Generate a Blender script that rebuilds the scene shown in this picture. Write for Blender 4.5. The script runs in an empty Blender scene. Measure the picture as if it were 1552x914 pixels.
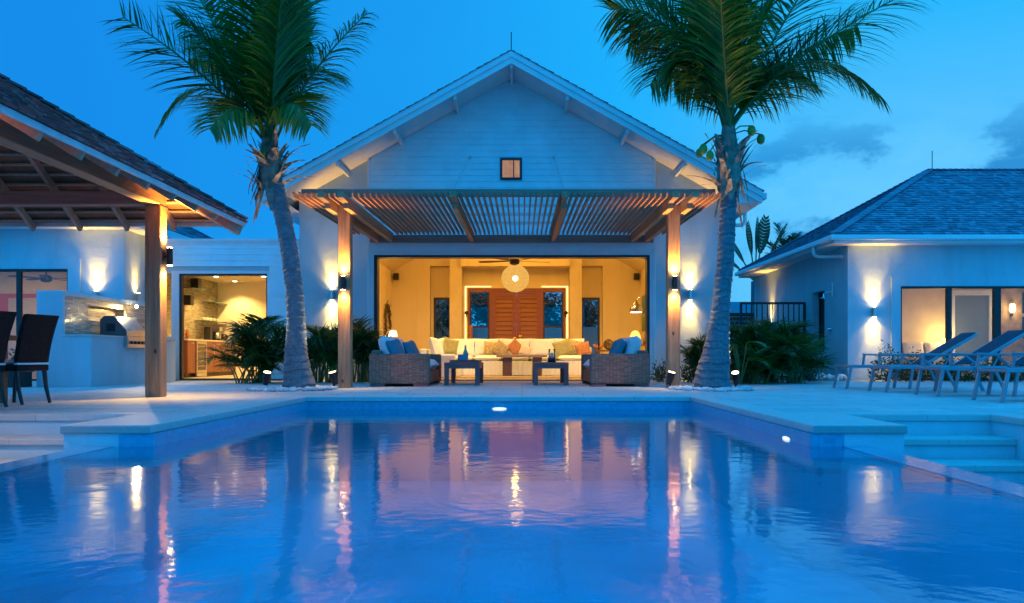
import bpy, bmesh, math, random
from mathutils import Vector, Matrix, Euler
R = random.Random(7)
C = bpy.context.scene.collection
F = 1266.0; CX = 791.0; CY = 541.0; H = 0.569          # measured lens: focal in photo pixels, vanishing point, eye height
def P(px, py, d):
    """photo pixel + distance -> point in metres"""
    return Vector(((px - CX) * d / F, d, H - (py - CY) * d / F))
def rad(a): return math.radians(a)

# ------------------------------------------------------------------ mesh builder
class MB:
    def __init__(s): s.v = []; s.f = []; s.mi = []; s.tone = []; s.m = 0; s.t = None
    def add(s, vs, fs, t=None):
        b = len(s.v); s.v.extend([tuple(p) for p in vs])
        for f in fs:
            s.f.append([b + i for i in f]); s.mi.append(s.m); s.tone.append(s.t if t is None else t)
    def box(s, x0, x1, y0, y1, z0, z1, t=None):
        s.add([(x0,y0,z0),(x1,y0,z0),(x1,y1,z0),(x0,y1,z0),(x0,y0,z1),(x1,y0,z1),(x1,y1,z1),(x0,y1,z1)],
              [(3,2,1,0),(4,5,6,7),(0,1,5,4),(1,2,6,5),(2,3,7,6),(3,0,4,7)], t); return s
    def obox(s, M, sx, sy, sz):
        vs = [M @ Vector((x*sx/2, y*sy/2, z*sz/2)) for z in (-1,1) for (x,y) in ((-1,-1),(1,-1),(1,1),(-1,1))]
        s.add(vs, [(3,2,1,0),(4,5,6,7),(0,1,5,4),(1,2,6,5),(2,3,7,6),(3,0,4,7)]); return s
    def beam(s, p0, p1, w, h, up=(0,0,1)):
        """rectangular bar from p0 to p1 (centre line), w across, h along up"""
        p0 = Vector(p0); p1 = Vector(p1); d = (p1-p0).normalized(); u = Vector(up)
        x = d.cross(u)
        if x.length < 1e-4: x = d.cross(Vector((1,0,0)))
        x.normalize(); z = x.cross(d).normalized(); vs = []
        for p in (p0, p1):
            for (a, b) in ((-1,-1),(1,-1),(1,1),(-1,1)): vs.append(p + x*(a*w/2) + z*(b*h/2))
        s.add(vs, [(3,2,1,0),(4,5,6,7),(0,1,5,4),(1,2,6,5),(2,3,7,6),(3,0,4,7)]); return s
    def tube(s, pts, r, n=10, caps=True):
        pts = [Vector(p) for p in pts]; rs = r if isinstance(r, (list, tuple)) else [r]*len(pts)
        b = len(s.v); prev = None
        for i, p in enumerate(pts):
            d = (pts[min(i+1, len(pts)-1)] - pts[max(i-1, 0)]).normalized()
            if prev is None:
                x = d.cross(Vector((0,0,1)));
                if x.length < 1e-3: x = d.cross(Vector((0,1,0)))
            else: x = prev - d*prev.dot(d)
            x.normalize(); prev = x; y = d.cross(x)
            for k in range(n):
                a = 2*math.pi*k/n; s.v.append(tuple(p + (x*math.cos(a) + y*math.sin(a))*rs[i]))
        for i in range(len(pts)-1):
            for k in range(n):
                k2 = (k+1) % n
                s.f.append([b+i*n+k, b+i*n+k2, b+(i+1)*n+k2, b+(i+1)*n+k]); s.mi.append(s.m); s.tone.append(s.t)
        if caps:
            s.f.append([b+k for k in range(n)][::-1]); s.mi.append(s.m); s.tone.append(s.t)
            e = b + (len(pts)-1)*n
            s.f.append([e+k for k in range(n)]); s.mi.append(s.m); s.tone.append(s.t)
        return s
    def prism(s, poly, y0, y1):
        """polygon of (x,z) pushed from y0 to y1"""
        n = len(poly)
        s.add([(x,y0,z) for x,z in poly] + [(x,y1,z) for x,z in poly],
              [tuple(range(n)), tuple(range(2*n-1, n-1, -1))] + [(i, n+i, n+(i+1)%n, (i+1)%n) for i in range(n)]); return s
    def prism_x(s, poly, x0, x1):
        """polygon of (y,z) pushed from x0 to x1"""
        n = len(poly)
        s.add([(x0,y,z) for y,z in poly] + [(x1,y,z) for y,z in poly],
              [tuple(range(n-1,-1,-1)), tuple(range(n, 2*n))] + [(i, (i+1)%n, n+(i+1)%n, n+i) for i in range(n)]); return s
    def ball(s, c, r, nu=14, nv=9, sq=(1,1,1), rot=None):
        c = Vector(c); vs = []; fs = []
        for j in range(nv+1):
            th = math.pi*j/nv
            for i in range(nu):
                ph = 2*math.pi*i/nu
                p = Vector((math.sin(th)*math.cos(ph)*sq[0], math.sin(th)*math.sin(ph)*sq[1], math.cos(th)*sq[2]))*r
                if rot: p = rot @ p
                vs.append(c+p)
        for j in range(nv):
            for i in range(nu): fs.append((j*nu+i, (j+1)*nu+i, (j+1)*nu+(i+1)%nu, j*nu+(i+1)%nu))
        s.add(vs, fs); return s
    def lathe(s, c, prof, n=18):
        """prof: list of (radius, z) about the vertical through c"""
        c = Vector(c); vs = []; fs = []
        for r, z in prof:
            for k in range(n): vs.append(c + Vector((r*math.cos(2*math.pi*k/n), r*math.sin(2*math.pi*k/n), z)))
        for i in range(len(prof)-1):
            for k in range(n): fs.append((i*n+k, i*n+(k+1)%n, (i+1)*n+(k+1)%n, (i+1)*n+k))
        fs.append(tuple(range(n-1,-1,-1))); e = (len(prof)-1)*n; fs.append(tuple(range(e, e+n)))
        s.add(vs, fs); return s
    def pillow(s, M, w, h, t, n=8, pinch=.06):
        """soft cushion lying in the local XZ plane, thickness along local Y"""
        vs = []; fs = []
        for sd in (-1, 1):
            for j in range(n+1):
                for i in range(n+1):
                    u = -1+2*i/n; v = -1+2*j/n
                    k = ((1-u**6)*(1-v**6))
                    y = sd*t/2*max(k,0)**.42
                    uu = u*(1-pinch*(1-abs(v)**2)*abs(u)); vv = v*(1-pinch*(1-abs(u)**2)*abs(v))
                    vs.append(M @ Vector((uu*w/2, y, vv*h/2)))
        N = (n+1)*(n+1)
        for sd in (0, 1):
            for j in range(n):
                for i in range(n):
                    a = sd*N + j*(n+1)+i; q = (a, a+1, a+n+2, a+n+1)
                    fs.append(q if sd == 0 else q[::-1])
        s.add(vs, fs); return s
    def build(s, name, mats, parent=None, smooth=False, bevel=0, weld=False, world=True):
        if not isinstance(mats, (list, tuple)): mats = [mats]
        off = Vector((0,0,0))
        if parent is not None:
            if world:
                q = parent
                while q is not None: off += Vector(q.location); q = q.parent
        elif world and s.v:
            xs = [p[0] for p in s.v]; ys = [p[1] for p in s.v]; zs = [p[2] for p in s.v]
            off = Vector(((min(xs)+max(xs))/2, (min(ys)+max(ys))/2, min(zs)))
        me = bpy.data.meshes.new(name)
        me.from_pydata([(p[0]-off[0], p[1]-off[1], p[2]-off[2]) for p in s.v], [], s.f)
        for m in mats: me.materials.append(m)
        if len(mats) > 1: me.polygons.foreach_set('material_index', s.mi)
        if any(t is not None for t in s.tone):
            a = me.attributes.new('tone', 'FLOAT', 'FACE'); a.data.foreach_set('value', [t if t is not None else .5 for t in s.tone])
        if smooth: me.polygons.foreach_set('use_smooth', [True]*len(me.polygons))
        if weld:
            bm = bmesh.new(); bm.from_mesh(me); bmesh.ops.remove_doubles(bm, verts=bm.verts, dist=1e-4); bm.to_mesh(me); bm.free()
        me.update()
        o = bpy.data.objects.new(name, me); C.objects.link(o)
        if parent is not None: o.parent = parent
        elif world: o.location = off
        if bevel:
            b = o.modifiers.new('bevel', 'BEVEL'); b.width = bevel; b.segments = 2; b.limit_method = 'ANGLE'; b.angle_limit = rad(40)
        return o
def box(*a): return MB().box(*a)
def tag(o, label, cat, group=None):
    o['label'] = label; o['category'] = cat
    if group: o['group'] = group
    return o
def thing(name, label, cat, loc=(0,0,0), group=None, rz=0):
    o = bpy.data.objects.new(name, None); o.empty_display_size = .2; C.objects.link(o)
    o.location = loc; o.rotation_euler = (0,0,rz); return tag(o, label, cat, group)
def structure(o): o['kind'] = 'structure'; return o
def stuff(o, label=None, cat=None):
    o['kind'] = 'stuff'
    if label: tag(o, label, cat)
    return o
def dup(root, loc, rz=0, label=None):
    r = root.copy(); C.objects.link(r); r.location = loc; r.rotation_euler = (0,0,rz)
    if label: r['label'] = label
    for ch in list(root.children):
        c = ch.copy(); C.objects.link(c); c.parent = r
        for g in list(ch.children):
            d = g.copy(); C.objects.link(d); d.parent = c
    return r
def TM(loc, rx=0, ry=0, rz=0): return Matrix.Translation(Vector(loc)) @ Euler((rx,ry,rz)).to_matrix().to_4x4()

# ------------------------------------------------------------------ materials
def newmat(name):
    m = bpy.data.materials.new(name); m.use_nodes = True
    nt = m.node_tree; return m, nt, nt.nodes['Principled BSDF'], nt.nodes, nt.links
def mixc(nt, fac, a, b, mode='MIX'):
    n = nt.nodes.new('ShaderNodeMix'); n.data_type = 'RGBA'; n.blend_type = mode
    for i, s in ((0, fac), (6, a), (7, b)):
        if isinstance(s, (int, float)): n.inputs[i].default_value = s
        elif isinstance(s, (tuple, list)): n.inputs[i].default_value = (*s[:3], 1)
        else: nt.links.new(s, n.inputs[i])
    return n.outputs[2]
def noise(nt, scale, detail=4, vec=None, rough=.55):
    n = nt.nodes.new('ShaderNodeTexNoise'); n.inputs['Scale'].default_value = scale; n.inputs['Detail'].default_value = detail
    n.inputs['Roughness'].default_value = rough
    if vec is not None: nt.links.new(vec, n.inputs['Vector'])
    return n.outputs['Fac']
def ramp(nt, fac, stops):
    n = nt.nodes.new('ShaderNodeValToRGB'); e = n.color_ramp.elements
    while len(e) < len(stops): e.new(.5)
    for i, (p, c) in enumerate(stops): e[i].position = p; e[i].color = (*c, 1) if len(c) == 3 else c
    nt.links.new(fac, n.inputs[0]); return n.outputs[0]
def coords(nt, scale=(1,1,1), kind='Object', rot=(0,0,0)):
    t = nt.nodes.new('ShaderNodeTexCoord'); mp = nt.nodes.new('ShaderNodeMapping')
    mp.inputs['Scale'].default_value = scale; mp.inputs['Rotation'].default_value = rot
    nt.links.new(t.outputs[kind], mp.inputs['Vector']); return mp.outputs[0]
def posvec(nt, order='XYZ', sc=(1,1,1)):
    """world position with its axes re-ordered (for textures that need a 2-D plane)"""
    g = nt.nodes.new('ShaderNodeNewGeometry'); sp = nt.nodes.new('ShaderNodeSeparateXYZ'); cb = nt.nodes.new('ShaderNodeCombineXYZ')
    nt.links.new(g.outputs['Position'], sp.inputs[0])
    for i, a in enumerate(order):
        if a in 'XYZ':
            mu = nt.nodes.new('ShaderNodeMath'); mu.operation = 'MULTIPLY'; mu.inputs[1].default_value = sc[i]
            nt.links.new(sp.outputs['XYZ'.index(a)], mu.inputs[0]); nt.links.new(mu.outputs[0], cb.inputs[i])
    return cb.outputs[0]
def bump(nt, b, h, strength=.3, dist=.01):
    n = nt.nodes.new('ShaderNodeBump'); n.inputs['Strength'].default_value = strength; n.inputs['Distance'].default_value = dist
    nt.links.new(h, n.inputs['Height']); nt.links.new(n.outputs[0], b.inputs['Normal']); return n
def plain(name, c, rough=.6, var=.15, scale=6, metal=0, bs=0, bscale=60, spec=None):
    m, nt, b, N, L = newmat(name)
    v = coords(nt); f = noise(nt, scale, 5, v)
    lo = tuple(x*(1-var) for x in c); hi = tuple(min(1, x*(1+var)) for x in c)
    L.new(ramp(nt, f, [(.3, lo), (.7, hi)]), b.inputs['Base Color'])
    b.inputs['Roughness'].default_value = rough; b.inputs['Metallic'].default_value = metal
    if spec is not None: b.inputs['Specular IOR Level'].default_value = spec
    if bs: bump(nt, b, noise(nt, bscale, 3, v), bs, .01)
    return m
def stucco(name, c, var=.06, bs=.35):
    m, nt, b, N, L = newmat(name)
    v = posvec(nt)
    f = noise(nt, .8, 6, v, .65); f2 = noise(nt, 25, 3, v)
    a = ramp(nt, f, [(.25, tuple(x*(1-2*var) for x in c)), (.7, c)])
    L.new(mixc(nt, .25, a, ramp(nt, f2, [(.3, tuple(x*(1-var) for x in c)), (.7, c)])), b.inputs['Base Color'])
    st = noise(nt, 1.0, 6, posvec(nt, 'XYZ', (2.6,2.6,.22)), .6); wash = ramp(nt, st, [(.5,(1,1,1)),(.74,(.87,.87,.87))])
    for n_ in [x for x in b.inputs['Base Color'].links]: src = n_.from_socket
    L.new(mixc(nt, 1.0, src, wash, 'MULTIPLY'), b.inputs['Base Color'])
    b.inputs['Roughness'].default_value = .85
    hh = N.new('ShaderNodeMath'); hh.operation = 'MULTIPLY_ADD'; L.new(noise(nt, 5, 4, v), hh.inputs[0]); hh.inputs[1].default_value = 1.5; L.new(noise(nt, 34, 4, v), hh.inputs[2])
    bump(nt, b, hh.outputs[0], bs, .012); return m
def wood(name, c1, c2, axis='Z', rough=.65, scale=1.0, knots=True, bs=.25):
    m, nt, b, N, L = newmat(name)
    s = [14*scale]*3; s['XYZ'.index(axis)] = .9*scale
    v = coords(nt, tuple(s)); f = noise(nt, 1.6, 7, v, .62)
    s2 = [60*scale]*3; s2['XYZ'.index(axis)] = 2.5*scale
    f2 = noise(nt, 1.5, 4, coords(nt, tuple(s2)), .6)
    col = ramp(nt, f, [(.28, c1), (.5, tuple((a+b_)/2 for a, b_ in zip(c1, c2))), (.72, c2)])
    col = mixc(nt, .35, col, mixc(nt, f2, tuple(x*.5 for x in c1), c2))
    if knots:
        vo = N.new('ShaderNodeTexVoronoi'); vo.inputs['Scale'].default_value = 3.2
        sk = [1.0]*3; sk['XYZ'.index(axis)] = .55
        L.new(coords(nt, tuple(sk)), vo.inputs['Vector'])
        k = ramp(nt, vo.outputs['Distance'], [(.035, (1,1,1)), (.085, (0,0,0))])
        col = mixc(nt, k, col, tuple(x*.28 for x in c1))
    L.new(col, b.inputs['Base Color']); b.inputs['Roughness'].default_value = rough
    bump(nt, b, f2, bs, .006); return m
def tiles(name, order, c1, c2, mortar, bw, rh, msize=.004, rough=.5, offset=.5, bs=.4, dirt=.25, spec=.5, squash=1):
    m, nt, b, N, L = newmat(name)
    v = posvec(nt, order)
    br = N.new('ShaderNodeTexBrick'); L.new(v, br.inputs['Vector'])
    br.inputs['Scale'].default_value = 1; br.inputs['Brick Width'].default_value = bw; br.inputs['Row Height'].default_value = rh
    br.inputs['Mortar Size'].default_value = msize; br.inputs['Mortar Smooth'].default_value = .2; br.offset = offset
    br.inputs['Color1'].default_value = (*c1, 1); br.inputs['Color2'].default_value = (*c2, 1); br.inputs['Mortar'].default_value = (*mortar, 1)
    g = posvec(nt); f = noise(nt, 1.3, 7, g, .65); f3 = noise(nt, 18, 4, g)
    col = mixc(nt, dirt, br.outputs['Color'], mixc(nt, f, tuple(x*.45 for x in c1), tuple(min(1, x*1.2) for x in c2)))
    col = mixc(nt, .12, col, ramp(nt, f3, [(.35, tuple(x*.5 for x in c1)), (.65, c2)]))
    L.new(col, b.inputs['Base Color']); b.inputs['Roughness'].default_value = rough; b.inputs['Specular IOR Level'].default_value = spec
    inv = N.new('ShaderNodeMath'); inv.operation = 'SUBTRACT'; inv.inputs[0].default_value = 1; L.new(br.outputs['Fac'], inv.inputs[1])
    ad = N.new('ShaderNodeMath'); ad.operation = 'MULTIPLY_ADD'; L.new(f3, ad.inputs[0]); ad.inputs[1].default_value = .25; L.new(inv.outputs[0], ad.inputs[2])
    bump(nt, b, ad.outputs[0], bs, .006); return m
def toned(name, stops, rough=.8, bs=.3, bscale=40, extra=.25, stretch=(1,1,1)):
    """colour picked per piece (each shingle, pebble or leaf has its own tone)"""
    m, nt, b, N, L = newmat(name)
    a = N.new('ShaderNodeAttribute'); a.attribute_name = 'tone'
    col = ramp(nt, a.outputs['Fac'], stops); f = noise(nt, bscale, 4, coords(nt, stretch))
    L.new(mixc(nt, extra, col, mixc(nt, f, tuple(x*.4 for x in stops[0][1]), tuple(min(1, x*1.3) for x in stops[-1][1]))), b.inputs['Base Color'])
    b.inputs['Roughness'].default_value = rough
    if bs: bump(nt, b, f, bs, .008)
    return m
def leafmat(name, stops, trans=.25, rough=.45):
    m, nt, b, N, L = newmat(name)
    a = N.new('ShaderNodeAttribute'); a.attribute_name = 'tone'
    col = ramp(nt, a.outputs['Fac'], stops); L.new(col, b.inputs['Base Color']); b.inputs['Roughness'].default_value = rough
    t = N.new('ShaderNodeBsdfTranslucent'); L.new(mixc(nt, .6, col, (.12,.22,.02)), t.inputs[0])
    ms = N.new('ShaderNodeMixShader'); ms.inputs[0].default_value = trans
    L.new(b.outputs[0], ms.inputs[1]); L.new(t.outputs[0], ms.inputs[2]); L.new(ms.outputs[0], N['Material Output'].inputs[0]); return m
def emit(name, c, s):
    m, nt, b, N, L = newmat(name)
    b.inputs['Base Color'].default_value = (*c, 1); b.inputs['Emission Color'].default_value = (*c, 1); b.inputs['Emission Strength'].default_value = s
    return m
def glassmat(name, tint=(.9,.93,.95), rough=.0, f0=1.45):
    m, nt, b, N, L = newmat(name); N.remove(b)
    tr = N.new('ShaderNodeBsdfTransparent'); tr.inputs[0].default_value = (*tint, 1)
    gl = N.new('ShaderNodeBsdfGlossy'); gl.inputs['Roughness'].default_value = rough
    fr = N.new('ShaderNodeFresnel'); fr.inputs[0].default_value = f0
    ms = N.new('ShaderNodeMixShader'); L.new(fr.outputs[0], ms.inputs[0]); L.new(tr.outputs[0], ms.inputs[1]); L.new(gl.outputs[0], ms.inputs[2])
    L.new(ms.outputs[0], N['Material Output'].inputs[0]); return m

M = {}
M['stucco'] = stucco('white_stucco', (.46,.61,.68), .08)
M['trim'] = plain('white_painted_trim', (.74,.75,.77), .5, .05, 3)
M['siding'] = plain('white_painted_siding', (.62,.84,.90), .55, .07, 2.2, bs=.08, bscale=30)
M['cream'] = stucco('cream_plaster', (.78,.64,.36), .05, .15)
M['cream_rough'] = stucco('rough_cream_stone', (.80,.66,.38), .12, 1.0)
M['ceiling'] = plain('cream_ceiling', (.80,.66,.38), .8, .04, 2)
M['dark_frame'] = plain('dark_bronze_frame', (.012,.012,.014), .4, .2, 10)
M['black'] = plain('black_metal', (.01,.01,.011), .45, .2, 14)
M['deck'] = tiles('travertine_pavers', 'XYZ', (.35,.40,.41), (.58,.62,.61), (.12,.13,.14), .92, .46, .016, .62, .5, .4, .45, .35)
M['coping'] = tiles('coping_stone', 'XYZ', (.46,.47,.47), (.54,.54,.53), (.28,.28,.28), .8, 2.3, .005, .55, 0, .25, .3, .4)
M['pool_tile'] = tiles('pool_waterline_tile', 'YZX', (.02,.30,.46), (.04,.42,.60), (.05,.38,.52), .05, .05, .004, .4, 0, .2, .15, .25)
M['pool_tile_x'] = tiles('pool_waterline_tile_far', 'XZY', (.02,.30,.46), (.04,.42,.60), (.05,.38,.52), .05, .05, .004, .4, 0, .2, .15, .25)
M['pool_floor'] = plain('pool_plaster', (.008,.68,.80), .6, .2, .7)
M['mosaic'] = tiles('mosaic_strips', 'YZX', (.06,.07,.08), (.70,.60,.48), (.10,.10,.10), .22, .04, .003, .18, .37, .5, .45, .6)
M['wood_z'] = wood('cedar_post', (.11,.045,.022), (.58,.34,.19), 'Z', bs=.7)
M['wood_y'] = wood('cedar_beam_deep', (.26,.12,.06), (.54,.31,.17), 'Y')
M['wood_x'] = wood('cedar_beam_across', (.24,.10,.075), (.50,.26,.19), 'X')
M['slat'] = wood('cedar_slat', (.26,.115,.065), (.44,.21,.13), 'Y', knots=False)
M['batten'] = plain('grey_batten', (.55,.56,.58), .5, .1)
M['rafter'] = wood('rafter_wood', (.40,.24,.17), (.60,.42,.32), 'Y', knots=False)
M['shingle'] = toned('grey_cedar_shingle', [(.0,(.12,.10,.15)), (.5,(.22,.19,.26)), (1,(.36,.32,.40))], .8, .4, 30, .25, (1,1,1))
M['shingle_brown'] = toned('brown_cedar_shingle', [(.0,(.12,.02,.022)), (.45,(.38,.06,.055)), (.8,(.55,.13,.11)), (1,(.45,.28,.32))], .8, .4, 30, .2)
M['sheath'] = plain('roof_boards', (.26,.13,.08), .8, .2)
M['red_door'] = wood('mahogany_door', (.20,.045,.018), (.33,.085,.03), 'X', .4, 1, False, .1)
M['red_door_v'] = wood('mahogany_frame', (.20,.045,.018), (.33,.085,.03), 'Z', .4, 1, False, .1)
M['cabinet'] = wood('cherry_cabinet', (.17,.045,.022), (.27,.085,.04), 'Z', .35, 1, False, .05)
M['steel'] = plain('brushed_steel', (.55,.54,.52), .28, .1, 3, metal=1)
M['chrome'] = plain('chrome', (.8,.8,.8), .12, .03, 3, metal=1)
M['floor'] = tiles('interior_floor_tile', 'XYZ', (.42,.34,.24), (.50,.42,.30), (.3,.25,.2), .6, .6, .004, .4, 0, .15, .2)
M['rug'] = plain('woven_rug', (.38,.29,.19), .95, .2, 12, bs=.5, bscale=120)
M['linen'] = plain('white_linen', (.74,.68,.62), .9, .05, 5, bs=.25, bscale=18)
M['cush_white'] = plain('white_outdoor_cushion', (.72,.74,.78), .9, .05, 5, bs=.2, bscale=14)
M['cush_teal'] = plain('teal_cushion', (.05,.22,.30), .9, .12, 8, bs=.2, bscale=20)
M['cush_sage'] = plain('sage_cushion', (.34,.33,.17), .9, .15, 10, bs=.2, bscale=30)
M['cush_pattern'] = plain('beige_patterned_cushion', (.48,.38,.22), .9, .45, 16, bs=.2, bscale=30)
M['cush_orange'] = plain('orange_cushion', (.46,.20,.11), .9, .35, 18, bs=.2, bscale=30)
M['grey_wood'] = wood('weathered_teak', (.30,.075,.065), (.45,.12,.11), 'Y', knots=False)
M['brown_wood'] = wood('dark_walnut', (.10,.05,.03), (.2,.11,.065), 'X', .4)
M['stone_top'] = plain('limestone_top', (.62,.58,.53), .35, .1, 12)
M['glass'] = glassmat('window_glass')
M['glass_clear'] = glassmat('clear_glass', (.93,.96,.95))
M['navy'] = plain('navy_sling_fabric', (.022,.03,.062), .8, .15, 20, bs=.25, bscale=160)
M['alu'] = plain('grey_blue_aluminium', (.26,.29,.34), .4, .06, 5, metal=.35)
M['pebble'] = toned('white_pebble', [(.0,(.35,.36,.38)), (.6,(.58,.59,.6)), (1,(.72,.72,.72))], .7, .2, 30, .1)
M['trunk'] = None
M['frond'] = leafmat('coconut_leaf', [(.0,(.016,.055,.008)), (.6,(.05,.155,.014)), (.93,(.11,.25,.022)), (1,(.36,.28,.05))], .32)
M['areca'] = leafmat('areca_leaf', [(.0,(.010,.04,.008)), (.6,(.035,.11,.015)), (.95,(.09,.20,.03)), (1,(.26,.19,.08))], .35)
M['bush'] = leafmat('hedge_leaf', [(.0,(.010,.028,.010)), (.6,(.025,.06,.018)), (1,(.055,.11,.03))], .2)
M['far_leaf'] = leafmat('distant_leaf', [(.0,(.010,.03,.02)), (1,(.04,.08,.05))], .2)
M['stalk'] = plain('green_stalk', (.10,.14,.03), .5, .3, 8)
M['husk'] = plain('dry_palm_husk', (.26,.20,.16), .85, .45, 9, bs=.6, bscale=40)
M['coconut'] = plain('green_coconut', (.16,.24,.03), .4, .3, 6)
M['concrete'] = plain('lower_terrace_stone', (.45,.45,.45), .8, .15, 3, bs=.2)
M['grass'] = plain('lawn_grass', (.03,.06,.018), .95, .4, 9, bs=.6, bscale=80)
M['shell'] = plain('white_shell', (.66,.64,.62), .6, .15, 9, bs=.4, bscale=14)
M['hot'] = emit('warm_lamp_lens', (1,.70,.30), 90)
M['hot_soft'] = emit('warm_ceiling_lens', (1,.8,.5), 14)
M['led'] = emit('led_strip', (1,.78,.32), 2)

def trunkmat():
    m, nt, b, N, L = newmat('palm_bark')
    f = noise(nt, 7, 6, coords(nt, (1,1,1))); f2 = noise(nt, 3, 5, coords(nt, (.25,.25,11)), .7); f3 = noise(nt, 40, 3, coords(nt, (1,1,.5)))
    col = ramp(nt, f2, [(.3, (.05,.065,.08)), (.55, (.14,.17,.20)), (.8, (.21,.25,.29))])
    col = mixc(nt, .5, col, ramp(nt, f, [(.3, (.06,.075,.09)), (.7, (.20,.24,.28))]))
    col = mixc(nt, .3, col, ramp(nt, f3, [(.35, (.04,.05,.06)), (.6, (.20,.24,.28))]))
    L.new(col, b.inputs['Base Color']); b.inputs['Roughness'].default_value = .85
    bump(nt, b, f2, .7, .02); return m
M['trunk'] = trunkmat()
def wickermat(name, c1, c2):
    m, nt, b, N, L = newmat(name)
    outs = []
    for order in ('XZY', 'YZX'):
        v = posvec(nt, order); br = N.new('ShaderNodeTexBrick'); L.new(v, br.inputs['Vector'])
        br.inputs['Scale'].default_value = 1; br.offset = 0; br.inputs['Brick Width'].default_value = .07; br.inputs['Row Height'].default_value = .022
        br.inputs['Mortar Size'].default_value = .004; br.inputs['Mortar Smooth'].default_value = 1
        br.inputs['Color1'].default_value = (*c1,1); br.inputs['Color2'].default_value = (*c2,1); br.inputs['Mortar'].default_value = (*[x*.4 for x in c1],1)
        outs.append(br)
    g = N.new('ShaderNodeNewGeometry'); sp = N.new('ShaderNodeSeparateXYZ'); L.new(g.outputs['Normal'], sp.inputs[0])
    ab = N.new('ShaderNodeMath'); ab.operation = 'ABSOLUTE'; L.new(sp.outputs[0], ab.inputs[0])
    gt = N.new('ShaderNodeMath'); gt.operation = 'GREATER_THAN'; gt.inputs[1].default_value = .6; L.new(ab.outputs[0], gt.inputs[0])
    L.new(mixc(nt, gt.outputs[0], outs[0].outputs['Color'], outs[1].outputs['Color']), b.inputs['Base Color'])
    hh = mixc(nt, gt.outputs[0], outs[0].outputs['Fac'], outs[1].outputs['Fac'])
    iv = N.new('ShaderNodeInvert'); L.new(hh, iv.inputs['Color']); bump(nt, b, iv.outputs[0], .8, .012)
    b.inputs['Roughness'].default_value = .7; b.inputs['Specular IOR Level'].default_value = .2; return m
M['wicker'] = wickermat('grey_wicker', (.32,.14,.10), (.50,.25,.19))
M['wicker_dark'] = wickermat('dark_wicker', (.005,.006,.009), (.011,.012,.017))
def watermat():
    m, nt, b, N, L = newmat('pool_water'); N.remove(b)
    tr = N.new('ShaderNodeBsdfTransparent'); tr.inputs[0].default_value = (.40,.88,.98,1)
    gl = N.new('ShaderNodeBsdfGlossy'); gl.inputs['Roughness'].default_value = .055; gl.inputs[0].default_value = (.93,.96,1,1)
    fr = N.new('ShaderNodeFresnel'); fr.inputs[0].default_value = 1.34
    v = coords(nt, (1,1.0,1)); n1 = noise(nt, 3.2, 3, v); n2 = noise(nt, 13, 3, v)
    ad = N.new('ShaderNodeMath'); ad.operation = 'MULTIPLY_ADD'; L.new(n2, ad.inputs[0]); ad.inputs[1].default_value = .22; L.new(n1, ad.inputs[2])
    bp = N.new('ShaderNodeBump'); bp.inputs['Strength'].default_value = .058; bp.inputs['Distance'].default_value = .05
    L.new(ad.outputs[0], bp.inputs['Height']); L.new(bp.outputs[0], gl.inputs['Normal'])
    ms = N.new('ShaderNodeMixShader'); L.new(fr.outputs[0], ms.inputs[0]); df = N.new('ShaderNodeBsdfDiffuse'); df.inputs[0].default_value = (.004,.46,.62,1); mk = N.new('ShaderNodeMixShader'); mk.inputs[0].default_value = .22
    L.new(tr.outputs[0], mk.inputs[1]); L.new(df.outputs[0], mk.inputs[2]); L.new(mk.outputs[0], ms.inputs[1]); L.new(gl.outputs[0], ms.inputs[2])
    L.new(ms.outputs[0], N['Material Output'].inputs[0]); return m
M['water'] = watermat()

WARM = (1,.51,.08); ROOM = (1,.52,.085)
def spot(parent, loc, dirv, power, angle=70, blend=.7, col=WARM, size=.03):
    l = bpy.data.lights.new('lamp_light', 'SPOT'); l.energy = power; l.spot_size = rad(angle); l.spot_blend = blend; l.color = col; l.shadow_soft_size = size
    o = bpy.data.objects.new('lamp_light', l); C.objects.link(o); off = Vector((0,0,0)); q = parent
    while q is not None: off += Vector(q.location); q = q.parent
    o.location = Vector(loc) - off; o.rotation_euler = Vector(dirv).to_track_quat('-Z', 'Y').to_euler()
    if parent: o.parent = parent
    return o
def point(parent, loc, power, col=ROOM, size=.08):
    l = bpy.data.lights.new('lamp_light', 'POINT'); l.energy = power; l.color = col; l.shadow_soft_size = size
    o = bpy.data.objects.new('lamp_light', l); C.objects.link(o); off = Vector((0,0,0)); q = parent
    while q is not None: off += Vector(q.location); q = q.parent
    o.location = Vector(loc) - off
    if parent: o.parent = parent
    return o

def shingles(mb, O, U, V, W, L, hl=0., hr=0., e=.14, w=.16, t=.014, rnd=None):
    """courses of separate shingles on a roof slope: O eave corner, U along the eave, V up the slope; hl/hr how fast the ends draw in"""
    rnd = rnd or R; O = Vector(O); U = Vector(U).normalized(); V = Vector(V).normalized(); Nn = U.cross(V).normalized()
    if Nn.z < 0: Nn = -Nn
    j = 0
    while j*e < L - .02:
        v0 = j*e; v1 = min(v0 + e*1.2, L)
        a0, b0 = hl*v0, W - hr*v0; a1, b1 = hl*v1, W - hr*v1
        u = a0 - rnd.random()*w
        while u < b0:
            ww = w*rnd.uniform(.55, 1.4); u0, u1 = max(u, a0), min(u+ww-.006, b0); u += ww
            if u1 - u0 < .01: continue
            dv = rnd.uniform(-.008, .008); tt = t*rnd.uniform(.75, 1.35)
            q0, q1 = min(max(u0, a1), b1), min(max(u1, a1), b1)
            A = O + U*u0 + V*(v0+dv); B = O + U*u1 + V*(v0+dv); Cc = O + U*q1 + V*v1; D = O + U*q0 + V*v1
            mb.add([A+Nn*tt*2, B+Nn*tt*2, Cc+Nn*tt*.4, D+Nn*tt*.4, A, B, Cc, D],
                   [(0,1,2,3), (0,4,5,1), (0,3,7,4), (1,5,6,2)], rnd.random())
        j += 1
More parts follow.
